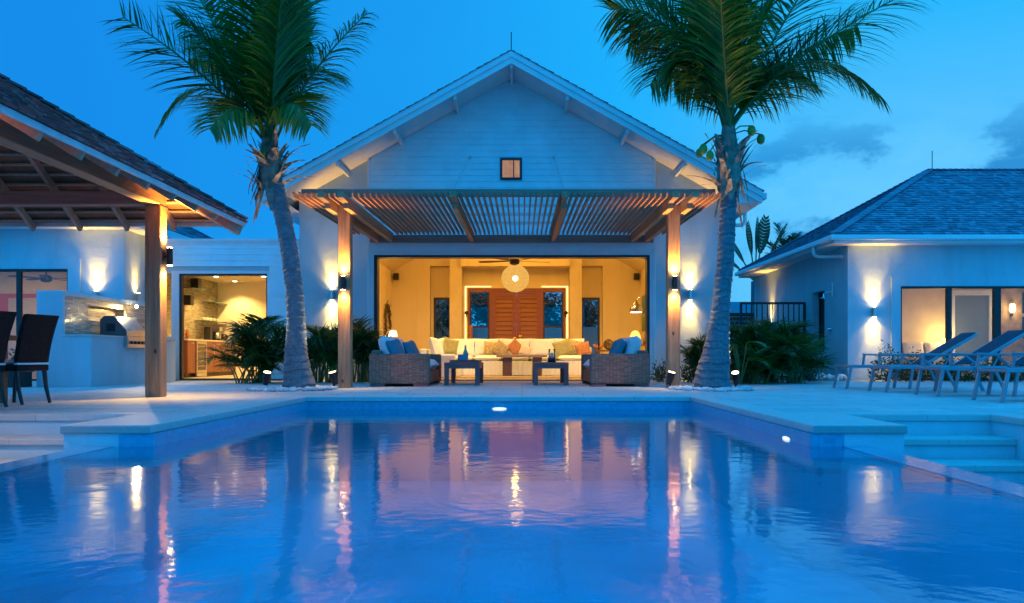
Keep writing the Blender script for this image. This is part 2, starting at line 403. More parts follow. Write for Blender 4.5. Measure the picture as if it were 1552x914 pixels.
# ================================================================== POOL, DECK, STEPS, GROUND
WZ = -.175
g = MB()
for a in ((-150,150,13,160,-.06,-.045),): g.add([(a[0],a[2],-.045),(a[1],a[2],-.045),(a[1],a[3],-.045),(a[0],a[3],-.045)], [(0,1,2,3)])
structure(g.build('lawn', M['grass']))
g = MB(); g.add([(-250,-120,-1.35),(250,-120,-1.35),(250,300,-1.35),(-250,300,-1.35)], [(0,1,2,3)]); structure(g.build('ground', M['grass']))
g = MB()
g.box(-30,30,12.22,20.05,-.2,0)
g.box(-30,-5.55,-6,12.22,-.2,0); g.box(-5.55,-3.37,8.54,12.22,-.2,0)
g.box(2.71,4.92,8.54,12.22,-.2,0); g.box(4.92,30,-6,12.22,-.2,0)
structure(g.build('pool_deck', M['deck']))
# coping ring: 4 mm proud of the pavers, 2 cm over the wall below
z0, z1 = -.068, .004
g = MB()
g.box(-3.37,2.71,11.92,12.22,z0,z1)
g.box(-3.37,-3.07,8.24,11.92,z0,z1); g.box(2.41,2.71,8.24,11.92,z0,z1)
g.box(-3.82,-3.07,6.9,8.24,z0,z1); g.box(2.41,3.19,6.9,8.24,z0,z1)
g.box(-5.55,-3.37,8.24,8.54,z0,z1); g.box(2.71,4.92,8.24,8.54,z0,z1)
g.box(-5.55,-5.25,-6,8.24,z0,z1); g.box(4.62,4.92,-6,8.24,z0,z1)
structure(g.build('pool_coping', M['coping'], bevel=.012))
# pool basin: plaster floor, waterline tile band, walls
g = MB(); g.add([(-3.7,-3,-1.2),(3,-3,-1.2),(3,12,-1.2),(-3.7,12,-1.2)], [(0,1,2,3)])
for x in (-3.05, 2.39): g.add([(x,6.92,-1.2),(x,11.94,-1.2),(x,11.94,-.40),(x,6.92,-.40)], [(0,1,2,3)])
g.add([(-3.05,11.94,-1.2),(2.39,11.94,-1.2),(2.39,11.94,-.4),(-3.05,11.94,-.4)], [(0,1,2,3)])
for a, b in ((-3.38,-3.05),(2.39,2.65)): g.add([(a,6.92,-1.2),(b,6.92,-1.2),(b,6.92,-.4),(a,6.92,-.4)], [(0,1,2,3)])
for x in (-3.376, 2.646): g.add([(x,-3,-1.2),(x,6.92,-1.2),(x,6.92,WZ-.03),(x,-3,WZ-.03)], [(0,1,2,3)])
structure(g.build('pool_basin', M['pool_floor']))
g = MB()
g.box(-3.12,-3.05,6.92,11.94,-.4,z0-.001); g.box(2.39,2.46,6.92,11.94,-.4,z0-.001)
structure(g.build('pool_tile_band', M['pool_tile']))
g = MB()
g.box(-3.05,2.39,11.94,12.0,-.4,z0-.001); g.box(-3.34,-3.122,6.92,6.98,-.4,z0-.001); g.box(2.462,2.67,6.92,6.98,-.4,z0-.001)
structure(g.build('pool_tile_band', M['pool_tile_x']))
# vanishing-edge walls of the wide basin, their tops wet just above the water
g = MB()
g.box(-3.61,-3.38,-3,6.915,-1.3,WZ+.004); g.box(2.65,2.89,-3,6.915,-1.3,WZ+.004); g.box(-3.61,2.89,-3.25,-3.0,-1.3,WZ+.01)
structure(g.build('pool_edge_wall', tiles('wet_edge_tile', 'XYZ', (.14,.32,.46), (.22,.42,.55), (.15,.3,.42), .05, .05, .004, .12, 0, .1, .15, .6)))
g = MB(); g.add([(-3.38,-3,WZ),(2.65,-3,WZ),(2.65,6.92,WZ),(2.39,6.92,WZ),(2.39,11.94,WZ),(-3.05,11.94,WZ),(-3.05,6.92,WZ),(-3.38,6.92,WZ)], [tuple(range(8))])
w = structure(g.build('pool_water', M['water']))
# stucco retaining walls below the coping and the two sunken stairs
g = MB()
for s in (0, 1):
    xa, xb, xo = ((-3.80,-3.342,-5.27), (2.672,3.17,4.64))[s]
    g.box(xa, xb, 6.925, 8.30, -1.3, z0-.001)                       # end block of the deck
    a, b = sorted((xa if s == 0 else xb, xo)); g.box(a, b, 8.262, 8.4, -1.3, z0-.001)
    a, b = ((xo-.15, xo) if s == 0 else (xo, xo+.15)); g.box(a, b, -6, 8.262, -1.3, z0-.001)
structure(g.build('retaining_wall', M['stucco']))
g = MB(); h = MB()
for s in (0, 1):
    a, b = ((-5.268,-3.802), (3.172,4.638))[s]
    for k in range(4):
        zt = -.2-.186*k; yb = 8.26-.46*k; yf = yb-.44
        g.box(a, b, yf, yb+(.02 if k else 0), zt-.06, zt)
        h.box(a, b, yf+.03, yb, -1.3, zt-.061)
structure(g.build('stair_treads', M['coping'], bevel=.008)); structure(h.build('stair_risers', M['stucco']))
g = MB(); g.box(-5.268,-3.61,-6,6.41,-1.2,-.95); g.box(2.89,4.638,-6,6.41,-1.2,-.95)
structure(g.build('lower_terrace', M['concrete']))
# pool lamps set in the walls at the waterline
for (x, y, d, lab) in ((-.32, 11.925, (0,-1,0), 'round lit pool lamp in the middle of the far pool wall'), (2.40, 7.55, (-1,0,0), 'round lit pool lamp in the right side wall of the pool')):
    t = thing('pool_lamp', lab, 'pool lamp', (x, y, WZ-.1), 'pool lamps at the waterline')
    q = Vector((x, y, WZ-.045)); dv = Vector(d)
    sq_ = (1,.15,.16) if abs(dv.y) > .5 else (.15,1,.16); q.z = WZ+.008
    g = MB(); g.ball(q, .12, 20, 8, sq_); g.build('ring', M['trim'], t, smooth=True); g = MB(); g.ball(q+dv*.012, .10, 20, 8, sq_); g.build('lens', emit('pool_lamp_lens', (1,.88,.66), 1.1), t, smooth=True)

# ================================================================== MAIN HOUSE
xc = -.24; HW = 5.09; SL = .558
def zs(x): return 7.2 - SL*abs(x-xc)
hs = thing('main_house', 'white gabled pool house with open living room and lap siding in its gable', 'house', (xc, 20, 0))
L0, L1, R1, R0 = xc-HW, -3.65, 3.16, xc+HW
g = MB()
g.prism([(L0,0),(L1,0),(L1,zs(L1)),(L0,zs(L0))], 20.0, 20.25); g.prism([(R1,0),(R0,0),(R0,zs(R0)),(R1,zs(R1))], 20.0, 20.25)
g.prism([(L1+.002,3.02),(R1-.002,3.02),(R1-.002,zs(R1)),(xc,zs(xc)),(L1+.002,zs(L1))], 20.01, 20.24)
g.box(L0,L0+.72,20.252,30.4,0,zs(L0)); g.box(R0-.66,R0,20.252,30.4,0,zs(R0))
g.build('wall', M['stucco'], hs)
# lap siding, one board course after another
def lap(mb, rows, y, lip=.02):
    for (z0_, z1_, a0, b0, a1, b1) in rows:
        mb.add([(a0,y-lip,z0_),(b0,y-lip,z0_),(b1,y-.004,z1_),(a1,y-.004,z1_),(a0,y,z0_),(b0,y,z0_)], [(0,1,2,3),(4,5,1,0)])
g = MB(); rows = []; z = 3.29
while z < 7.15:
    zb = min(z+.146, 7.18)
    def ext(zz):
        hw = (7.2-zz)/SL; return max(L1, xc-hw), min(R1, xc+hw)
    a0, b0 = ext(z); a1, b1 = ext(zb); rows.append((z, zb, a0, b0, a1, b1)); z = zb
g.box(L1+.001, R1-.001, 19.93, 20.005, 3.0, 3.28)
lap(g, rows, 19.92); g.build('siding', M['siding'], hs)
g = MB(); g.box(L1-.03,L1+.03,19.885,20.0,0,zs(L1)); g.box(R1-.03,R1+.03,19.885,20.0,0,zs(R1)); g.box(L1+.032,R1-.032,19.895,19.928,3.06,3.286)
g.build('corner_trim', M['trim'], hs)
# big sliding-door opening: pale trim outside, dark track inside
g = MB(); g.box(-3.62,-3.53,19.90,20.0,0,3.055); g.box(3.05,3.128,19.90,20.0,0,3.055); g.box(-3.528,3.048,19.90,19.99,3.0,3.052)
fr = g.build('door_frame', M['trim'], hs)
g = MB(); g.box(-3.528,-3.45,19.93,20.24,.02,2.998); g.box(2.985,3.047,19.93,20.24,.02,2.998); g.box(-3.448,2.983,19.93,20.24,2.945,2.998); g.box(-3.528,3.047,19.93,20.24,.004,.018)
g.build('track', M['dark_frame'], fr)
# roof: two slabs, shingles, rake boards, soffit return, look-outs
g = MB(); ov = 5.63
for s in (-1, 1):
    p = [(xc,7.2),(xc+s*ov,7.2-SL*ov),(xc+s*ov,7.43-SL*ov),(xc,7.43)]
    g.prism(p if s > 0 else p[::-1], 18.80, 31.0)
rf = g.build('roof', M['trim'], hs)
g = MB(); ln = ov*math.sqrt(1+SL*SL)
for s in (-1, 1):
    O = (xc+s*(ov+.03), 18.70 if s > 0 else 31.05, 7.44-SL*(ov+.03))
    shingles(g, O, (0,s,0), (-s,0,SL), 12.35, ln+.04, e=.2, w=.3, t=.013)
g.build('shingles', M['shingle_brown'], rf)
g = MB()
for s in (-1, 1):
    p = [(xc,7.16),(xc+s*ov,7.16-SL*ov),(xc+s*ov,7.45-SL*ov),(xc,7.45)]; g.prism(p if s > 0 else p[::-1], 18.74, 18.797)
    p = [(xc,7.30),(xc+s*ov,7.30-SL*ov),(xc+s*ov,7.46-SL*ov),(xc,7.46)]; g.prism(p if s > 0 else p[::-1], 18.715, 18.738)
g.build('rake_board', M['trim'], rf)
for s in (-1, 1):
    a, b = sorted((xc+s*(HW+.002), xc+s*(ov-.01)))
    box(a, b, 18.80, 30.9, 4.03, 4.05).build('soffit', M['trim'], rf)
    a, b = sorted((xc+s*(ov+.002), xc+s*(ov+.12)))
    box(a, b, 18.76, 31.0, 4.12, 4.26).build('gutter', M['trim'], hs, bevel=.02)
for off in (0, -1.27, 1.27, -2.62, 2.62, -3.92, 3.92):
    x = xc+off; zt = 7.19-SL*abs(off)
    box(x-.032, x+.032, 18.80, 19.995, zt-.10-SL*.035, zt-SL*.035).build('roof_bracket', M['trim'], rf)
g = MB(); xg = xc+ov+.06
g.tube([(xg-.03,20.3,4.16),(xg-.03,20.3,3.86),(xg-.06,20.3,3.80),(xg-.12,20.3,3.77),(R0+.1,20.3,3.76),(R0+.04,20.3,3.72),(R0+.04,20.3,.02)], .045, 10); g.build('downpipe', M['trim'], hs, smooth=True)
MB().tube([(xc,18.9,7.4),(xc,18.9,7.92)], .011, 6).build('lightning_rod', M['dark_frame'], hs)
# small attic window: dark frame, room light put into a glowing pane
wx = P(774.5, 256, 19.88); g = MB(); a = .26; t_ = .055
for q in ((-a,-a+t_,-a,a),(a-t_,a,-a,a),(-a+t_,a-t_,-a,-a+t_),(-a+t_,a-t_,a-t_,a),(.05,.075,-a+t_,a-t_)):
    g.box(wx.x+q[0], wx.x+q[1], 19.86, 19.93, wx.z+q[2], wx.z+q[3])
wn = g.build('window', M['dark_frame'], hs)
m, nt, b, N, L = newmat('lit_attic_glass'); f = noise(nt, 4, 3, coords(nt)); L.new(ramp(nt, f, [(.35,(.50,.17,.05)),(.65,(.80,.36,.12))]), b.inputs['Emission Color']); b.inputs['Emission Strength'].default_value = .62; b.inputs['Base Color'].default_value = (.2,.1,.05,1); b.inputs['Roughness'].default_value = .15
box(wx.x-a+t_, wx.x+a-t_, 19.885, 19.9, wx.z-a+t_, wx.z+a-t_).build('pane', m, wn)
# interior shell
g = MB(); g.box(-4.6,4.19,20.02,30.2,-.03,.003); g.build('floor', M['floor'], hs)
g = MB()
BK = 29.8
for (x0,x1,za,zb,y0,y1) in ((-4.61,-3.25,0,6,29.5,30.2),(-3.25,-3.15,0,6,BK,30.2),(-2.5,-1.93,0,6,BK,30.2),(1.55,2.10,0,6,BK,30.2),(2.78,2.86,0,6,BK,30.2),(2.86,4.20,0,6,29.5,30.2),
     (-3.15,-2.5,2.69,6,BK,30.2),(2.10,2.78,2.69,6,BK,30.2),(-1.93,1.55,3.02,6,BK,30.2),(-3.25,-2.5,3.79,6,29.5,BK-.002),(2.12,2.86,3.79,6,29.5,BK-.002)):
    g.box(x0,x1,y0,y1,za,zb)
g.box(-4.604,-4.59,20.26,29.5,0,4.3); g.box(4.17,4.184,20.26,29.5,0,4.3)
for s in (-1,1):
    p = [(xc,6.0),(xc+s*4.5,3.5),(xc+s*4.5,3.6),(xc,6.1)]; g.prism(p if s>0 else p[::-1], 20.26, 29.9)
g.prism([(-4.6,3.02),(4.18,3.02),(4.18,3.7),(xc,6.05),(-4.6,3.7)], 20.245, 20.26)
g.box(-2.12,1.67,28.95,BK-.002,3.72,4.5)
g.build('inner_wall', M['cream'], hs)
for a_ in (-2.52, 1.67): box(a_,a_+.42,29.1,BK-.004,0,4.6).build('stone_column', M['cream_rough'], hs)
# recessed portal with light strips, double door, sidelights
g = MB()
for (x0,x1,za,zb) in ((-2.03,-1.99,0,3.09),(1.60,1.64,0,3.09),(-1.99,-1.1,3.06,3.09),(.7,1.60,3.06,3.09)): g.box(x0,x1,29.78,29.796,za,zb)
g.build('light_strip', M['led'], hs)
g = MB(); yd = 29.82
for (x0,x1,za,zb) in ((-1.93,-1.86,0,3.02),(1.48,1.55,0,3.02),(-1.86,1.48,2.88,3.02),(-1.16,-1.09,0,2.88),(.69,.76,0,2.88)): g.box(x0,x1,yd,yd+.14,za,zb)
dr = g.build('entry_door_frame', M['red_door_v'], hs)
for s, (x0, x1) in enumerate(((-1.088,-.205),(-.195,.688))):
    g = MB(); g.box(x0,x0+.14,yd+.02,yd+.07,.01,2.87); g.box(x1-.14,x1,yd+.02,yd+.07,.01,2.87)
    for za, zb in ((.01,.25),(1.08,1.22),(2.72,2.87)): g.box(x0+.14,x1-.14,yd+.02,yd+.07,za,zb)
    zz = .25
    while zz < 2.70:                                                  # louvred panels
        if not (1.0 < zz < 1.2): g.add([(x0+.14,yd+.03,zz),(x1-.14,yd+.03,zz),(x1-.14,yd+.07,zz+.15),(x0+.14,yd+.07,zz+.15)], [(0,1,2,3)])
        zz += .16
    g.box(x0+.14,x1-.14,yd+.072,yd+.08,.25,2.72)
    o = g.build('door', M['red_door'], hs)
    hx = x1-.07 if s == 0 else x0+.07
    MB().tube([(hx,yd+.02,1.12),(hx,yd-.04,1.12),(hx+(-.13 if s==0 else .13),yd-.045,1.12)], .014, 8).build('handle', M['steel'], o)
for (x0, x1) in ((-1.858,-1.162),(.762,1.478)):
    g = MB(); g.box(x0,x0+.05,yd+.03,yd+.09,0,2.88); g.box(x1-.05,x1,yd+.03,yd+.09,0,2.88); g.box(x0+.05,x1-.05,yd+.03,yd+.09,1.62,1.68); g.box(x0+.05,x1-.05,yd+.03,yd+.09,0,.08)
    o = g.build('sidelight', M['dark_frame'], hs); box(x0+.05,x1-.05,yd+.055,yd+.065,.08,2.88).build('pane', M['glass'], o)
for (x0, x1) in ((-3.148,-2.535),(2.115,2.778)):
    g = MB(); g.box(x0,x0+.07,BK+.03,BK+.1,0,2.69); g.box(x1-.07,x1,BK+.03,BK+.1,0,2.69); g.box(x0+.07,x1-.07,BK+.03,BK+.1,2.6,2.69); g.box(x0+.07,x1-.07,BK+.03,BK+.1,0,.08)
    o = g.build('window', M['dark_frame'], hs); box(x0+.07,x1-.07,BK+.06,BK+.07,.08,2.6).build('pane', M['glass'], o)
for (x, y, p_) in ((-2.6,23.2,330),(2.1,23.2,330),(-.25,23.0,260)): spot(hs, (x,y,3.9), (0,.45,-1), p_*1.5, 130, .8, (1,.60,.17), .3)  # unseen ceiling spots added to light the living room, no fixtures
for (x, y, p_) in ((-2.2,25.6,115),(1.8,25.6,115),(-.2,27.2,75)): point(hs, (x,y,4.5), p_, ROOM, .3)  # unseen point lights added as fill towards the back of the room

# ================================================================== PERGOLA
pg = thing('pergola', 'cedar slatted pergola with two posts in front of the living room', 'pergola', (-.235, 15.4, 0))
for x0, x1 in ((-3.376,-3.148),(2.678,2.906)):
    box(x0,x1,15.32,15.55,0,3.36).build('post', M['wood_z'], pg, bevel=.012)
def zb(y): return 3.18 + (y-14.7)*.0226
for x in (-3.43,-3.095,-1.18,.74,2.625,2.96):
    g = MB(); w = .05
    prof = [(14.7,zb(14.7)),(19.80,zb(19.8)),(19.80,zb(19.8)+.21),(14.2,zb(14.2)+.215),(14.2,zb(14.2)+.115),(14.62,zb(14.7)+.105),(14.7,zb(14.7)+.09)]
    g.prism_x(prof, x-w, x+w); g.build('beam', M['wood_y'], pg, bevel=.006)
n = 73; beams = (-3.43,-3.095,-1.18,.74,2.625,2.96)
for i in range(n):
    x = -3.955 + i*7.39/(n-1)
    if min(abs(x-b) for b in beams) < .066: continue
    g = MB(); y0_, y1_ = 14.43+R.uniform(-.012,.012), 19.78
    g.prism_x([(y0_+.07,zb(y0_)+.165),(y1_,zb(y1_)+.165),(y1_,zb(y1_)+.25),(y0_,zb(y0_)+.25),(y0_,zb(y0_)+.225)], x-.014, x+.014)
    g.build('slat', M['slat'], pg)
for y in (16.1,17.3,18.5):
    box(-3.97,3.45,y,y+.05,zb(y)+.252,zb(y)+.31).build('batten', M['batten'], pg)
box(-3.94,3.45,14.9,15.0,zb(14.9)+.253,zb(14.9)+.38).build('cross_beam', M['wood_x'], pg, bevel=.006)
box(-3.60,3.12,19.80,19.918,3.286,3.46).build('ledger', M['wood_x'], pg)
for px, py in ((712,238),(839,238)):
    a = P(px,py,19.88); b = Vector((a.x*.995,15.0,3.57))
    g = MB(); g.tube([a+Vector((0,.04,0)), a+Vector((0,-.05,0))], .03, 8); g.tube([a,b], .006, 5); g.build('stay_cable', M['steel'], pg)

# ================================================================== KITCHEN WING (connector)
kt = thing('kitchen_wing', 'low flat-roofed white kitchen wing with open lit doorway beside the pool house', 'house', (-7.4, 20.9, 0))
DX0, DX1 = -8.57, -6.37; WX0, WX1 = -9.30, -8.76; YK = 20.9; TOP = 3.52
g = MB()
for (x0,x1,za,zb_) in ((-9.43,WX0,0,TOP),(WX0,WX1,0,1.03),(WX1,DX0,0,2.67),(WX0,DX1,2.67,TOP),(DX1,-5.335,0,TOP)): g.box(x0,x1,YK,YK+.2,za,zb_)
g.box(-9.84,-5.335,YK+.2,26.7,3.2,3.4)
g.build('wall', M['stucco'], kt)
g = MB(); z = .02
while z < TOP-.1:
    z2 = min(z+.148, TOP-.08)
    if z < 2.55: segs = [(DX1+.06,-5.34)]
    else: segs = [(-9.42,-5.34)]
    if 2.55 <= z < 2.72: segs = [(DX1+.06,-5.34)]
    lap(g, [(z,z2,a,b_,a,b_) for a,b_ in segs], YK-.022); z = z2
g.build('siding', M['siding'], kt)
g = MB(); g.box(-9.43,-5.336,YK-.06,YK+.22,TOP-.08,TOP); g.box(-9.425,-5.337,YK-.035,YK-.001,TOP-.17,TOP-.081); g.build('parapet_cap', M['trim'], kt)
g = MB(); g.box(DX0-.19,DX0-.002,YK-.03,YK-.001,0,2.72); g.box(DX0,DX1+.07,YK-.03,YK-.001,2.652,2.72); g.box(DX1+.002,DX1+.07,YK-.03,YK-.001,0,2.65)
fr = g.build('door_frame', M['trim'], kt)
g = MB(); g.box(DX0,DX0+.06,YK,YK+.14,0,2.65); g.box(DX1-.03,DX1,YK,YK+.14,0,2.65); g.box(DX0+.06,DX1-.03,YK,YK+.14,2.60,2.65); g.box(DX0+.06,DX1-.03,YK,YK+.14,.0,.03); g.build('track', M['dark_frame'], fr)
box(WX0-.03,WX1+.04,YK-.1,YK+.2,1.031,1.07).build('window_sill', M['trim'], kt)
g = MB(); g.box(-9.84,-5.5,YK+.205,26.6,-.03,.0045); g.build('floor', M['floor'], kt)
g = MB(); g.box(-9.66,-5.4,26.5,26.7,0,3.2); g.box(-5.6,-5.45,YK+.205,26.5,0,3.2); g.box(-9.65,-5.6,YK+.205,26.5,2.93,3.0); g.build('inner_wall', plain('kitchen_paint', (.78,.68,.50), .8, .03), kt)
box(-9.85,-9.65,YK+.205,26.5,0,3.1).build('mosaic_wall', tiles('kitchen_mosaic', 'YZX', (.13,.13,.08), (.50,.43,.28), (.14,.12,.08), .17, .035, .002, .25, .37, .5, .35, .5), kt)
g = MB(); g.box(-7.55,-6.55,26.44,26.498,0,2.45); g.box(-6.5,-5.7,26.44,26.498,0,2.45); g.build('pantry_door', plain('pantry_door_paint', (.52,.42,.29), .6, .04), kt)
for (x, y) in ((-8.93,24.4),(-8.9,25.9),(-7.54,24.4)):
    l_ = MB().tube([(x,y,2.929),(x,y,2.915)], .085, 18).build('downlight', M['trim'], kt); MB().tube([(x,y,2.914),(x,y,2.908)], .065, 18).build('lens', M['hot_soft'], l_)
    spot(kt, (x,y,2.90), (0,0,-1), 380, 120, .6, (1,.62,.20), .06)
spot(kt, (-7.4,21.9,2.91), (0,.25,-1), 620, 155, .6, (1,.60,.18), .1)  # extra unseen spot added to brighten the kitchen, no fixture

# ================================================================== LEFT WING
lw = thing('guest_wing', 'white stucco guest wing with dark framed glass doors behind the dining pavilion', 'house', (-14, 19.8, 0))
XW = -9.43; wl_, wr_, wt_ = -16.5, -10.74, 2.65
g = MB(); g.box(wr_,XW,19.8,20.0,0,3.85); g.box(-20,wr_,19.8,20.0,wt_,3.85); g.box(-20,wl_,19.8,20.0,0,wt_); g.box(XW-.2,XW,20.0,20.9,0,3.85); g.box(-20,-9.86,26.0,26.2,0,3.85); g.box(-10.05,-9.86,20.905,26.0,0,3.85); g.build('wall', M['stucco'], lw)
g = MB(); g.box(wr_,wr_+.29,19.75,19.799,0,wt_+.24); g.box(wl_-.3,wr_,19.75,19.799,wt_+.002,wt_+.24); g.build('window_surround', M['stucco'], lw)
g = MB()
for x in (wr_-.055, -12.0, -13.4, -14.9, wl_): g.box(x,x+.11 if x==-12.0 else x+.055,19.82,19.9,0.05,wt_-.06)
g.box(wl_,wr_,19.815,19.905,wt_-.06,wt_); g.box(wl_,wr_,19.815,19.905,0,.05)
o = g.build('window', M['dark_frame'], lw); box(wl_+.06,wr_-.06,19.855,19.865,.05,wt_-.06).build('pane', M['glass'], o)
g = MB(); g.box(-20,-10.06,23.2,23.3,0,2.9); g.box(-10.07,-10.055,20.01,23.2,0,2.9); g.box(-20,-10.06,20.01,23.2,2.88,2.9); g.build('inner_wall', plain('guest_room_paint', (.66,.54,.34), .8, .06), lw)
g = MB(); g.box(-20,-10.06,20.01,23.2,-.02,.004); g.build('floor', M['floor'], lw)
g = MB(); g.box(-14.62,-12.55,23.12,23.19,0,2.32); o = g.build('red_wall_panel', plain('red_panel_paint', (.42,.06,.05), .6, .1), lw)
box(-14.2,-12.75,23.09,23.118,0,2.2).build('doorway', plain('grey_door_paint', (.40,.34,.30), .6, .05), o)
box(-12.35,-11.45,23.12,23.19,0,2.6).build('wood_panel', wood('ash_panel', (.42,.29,.18), (.58,.42,.28), 'Z', .5, 1, False), lw)
[spot(lw, (x_,20.6,2.86), (0,.35,-1), 260, 155, .6, (1,.60,.21), .1) for x_ in (-11.3,-13.6)]  # unseen ceiling spots added to light the guest room
EX, EY0, EY1, EZ = -8.93, 19.3, 26.6, 3.78; half = (EY1-EY0)/2; rl = math.sqrt(1+.568**2)
def hiproof(root, x_in, dirx, y0, y1, ez, far, sl=.568, mat='shingle', e=.145, w=.15, gut=True):
    """hip roof whose visible end is at x_in; it runs away in direction dirx"""
    half = (y1-y0)/2; zr = ez+sl*half; q = MB(); xr = x_in+dirx*half; xe = x_in+dirx*far; ym = (y0+y1)/2
    A,B,Cc,D = (x_in,y0,ez),(xe,y0,ez),(xe,y1,ez),(x_in,y1,ez); Rr = (xr,ym,zr); Re = (xe,ym,zr)
    q.add([A,B,Cc,D,Rr,Re], [(0,1,5,4),(3,4,5,2),(0,4,3),(1,2,5),(0,3,2,1)])
    ro = q.build('roof', M['sheath'], root)
    q = MB(); ln = half*math.sqrt(1+sl*sl); k = 1/math.sqrt(1+sl*sl)
    shingles(q, (x_in-dirx*.03,y0-.03,ez+.005), (dirx,0,0), (0,1,sl), far, ln+.03, k, 0, e, w)
    shingles(q, (x_in-dirx*.03,y1+.03,ez+.005), (dirx,0,0), (0,-1,sl), far, ln+.03, k, 0, e, w)
    shingles(q, (x_in-dirx*.03,y0-.03,ez+.005), (0,1,0), (dirx,0,sl), y1-y0+.06, ln+.03, k, k, e, w)
    q.build('shingles', M[mat], ro)
    q = MB()
    for (c, r_) in ((Vector(A), Vector(Rr)), (Vector(D), Vector(Rr))):
        n_ = int((r_-c).length/.17)
        for i in range(n_):
            p0 = c.lerp(r_, i/n_)+Vector((0,0,.055)); p1 = c.lerp(r_, (i+1.25)/n_)+Vector((0,0,.035))
            q.t = R.uniform(.5,1); q.beam(p0, p1, .24, .022)
    n_ = int((far-half)/.17)
    for i in range(n_):
        p0 = Vector(Rr).lerp(Vector(Re), i/n_)+Vector((0,0,.05)); p1 = Vector(Rr).lerp(Vector(Re), (i+1.25)/n_)+Vector((0,0,.03)); q.t = R.uniform(.4,1); q.beam(p0,p1,.22,.022)
    q.build('hip_cap', M[mat], ro)
    q = MB(); a, b = sorted((x_in-dirx*.02, xe)); q.box(a,b,y0-.02,y0+.02,ez-.2,ez-.006); q.box(a,b,y1-.02,y1+.02,ez-.2,ez-.006)
    a, b = sorted((x_in-dirx*.02, x_in+dirx*.02)); q.box(a,b,y0+.02,y1-.02,ez-.2,ez-.006)
    a, b = sorted((x_in+dirx*.021, xe)); q.box(a,b,y0+.021,y1-.021,ez-.185,ez-.165)
    q.build('fascia', M['trim'], ro)
    if gut:
        q = MB(); a, b = sorted((x_in-dirx*.14, xe)); q.box(a,b,y0-.14,y0-.022,ez-.13,ez-.012)
        a, b = sorted((x_in-dirx*.14, x_in-dirx*.022)); q.box(a,b,y0-.02,y1+.1,ez-.13,ez-.012); q.build('gutter', M['trim'], root, bevel=.02)
    return ro
hiproof(lw, EX, -1, EY0, EY1, EZ, 11, e=.2, w=.3, gut=False)

# ================================================================== RIGHT COTTAGE
for s in (-1, 1):
    p = [(xc+s*HW,4.05),(xc+s*(ov-.005),4.05),(xc+s*(ov-.005),7.2-SL*ov),(xc+s*HW,7.2-SL*HW)]; (MB().prism(p if s > 0 else p[::-1], 18.802, 18.83)).build('eave_return', M['trim'], rf)
rh = thing('guest_cottage', 'white stucco guest cottage with grey shingled hip roof behind the sun loungers', 'house', (12, 20.2, 0))
XR = 7.88; a0, YR = 9.14, 20.2; WT = 2.276
g = MB()
g.box(XR,a0,YR,YR+.2,0,3.27); g.box(a0,20,YR,YR+.2,WT,3.27); g.box(17.5,20,YR,YR+.2,0,WT)
# side wall with a deep narrow window opening
wy0, wy1, wz0, wz1 = 21.75, 22.65, .70, 2.30
g.box(XR,XR+.25,YR+.2,wy0,0,3.27); g.box(XR,XR+.25,wy1,28.3,0,3.27); g.box(XR,XR+.25,wy0,wy1,0,wz0); g.box(XR,XR+.25,wy0,wy1,wz1,3.27); g.box(XR+.25,20,28.1,28.3,0,3.27)
g.build('wall', M['stucco'], rh)
g = MB(); g.box(a0-.22,a0,YR-.05,YR-.001,0,2.52); g.box(a0,20,YR-.05,YR-.001,WT+.002,2.52); g.build('window_surround', M['stucco'], rh)
g = MB(); yw = YR+.02
for (x0, x1) in ((a0,a0+.06),(10.29,10.41),(11.43,11.6),(12.9,13.0),(14.3,14.4),(17.4,17.46)): g.box(x0,x1,yw,yw+.09,.05,WT-.05)
g.box(a0,17.46,yw-.004,yw+.094,WT-.05,WT); g.box(a0,17.46,yw-.004,yw+.094,0,.05)
o = g.build('window', M['dark_frame'], rh); box(a0+.06,17.4,yw+.04,yw+.05,.05,WT-.05).build('pane', M['glass'], o)
g = MB(); xw = XR+.17
g.box(xw,xw+.06,wy0,wy0+.06,wz0,wz1); g.box(xw,xw+.06,wy1-.06,wy1,wz0,wz1); g.box(xw,xw+.06,wy0+.06,wy1-.06,wz0,wz0+.06); g.box(xw,xw+.06,wy0+.06,wy1-.06,wz1-.06,wz1); g.box(xw+.005,xw+.055,22.18,22.23,wz0+.06,wz1-.06)
o = g.build('side_window', M['dark_frame'], rh); box(xw+.02,xw+.03,wy0+.06,wy1-.06,wz0+.06,wz1-.06).build('pane', M['glass'], o); box(XR-.06,XR+.16,wy0-.05,wy1+.05,.44,.5).build('window_ledge', M['stucco'], rh)
hiproof(rh, 7.38, 1, 19.7, 28.36, 3.45, 13)
g = MB(); g.tube([(7.30,20.9,3.33),(7.30,20.9,3.16),(7.34,20.9,3.10),(7.42,20.88,3.07),(7.80,20.7,3.05),(7.84,20.5,3.03),(7.84,20.45,3.0)], .045, 10); g.build('downpipe', M['trim'], rh, smooth=True)
q = P(1411, 255, 24.1); MB().tube([(q.x,24.03,5.9),(q.x,24.03,6.5)], .012, 6).build('lightning_rod', M['dark_frame'], rh)
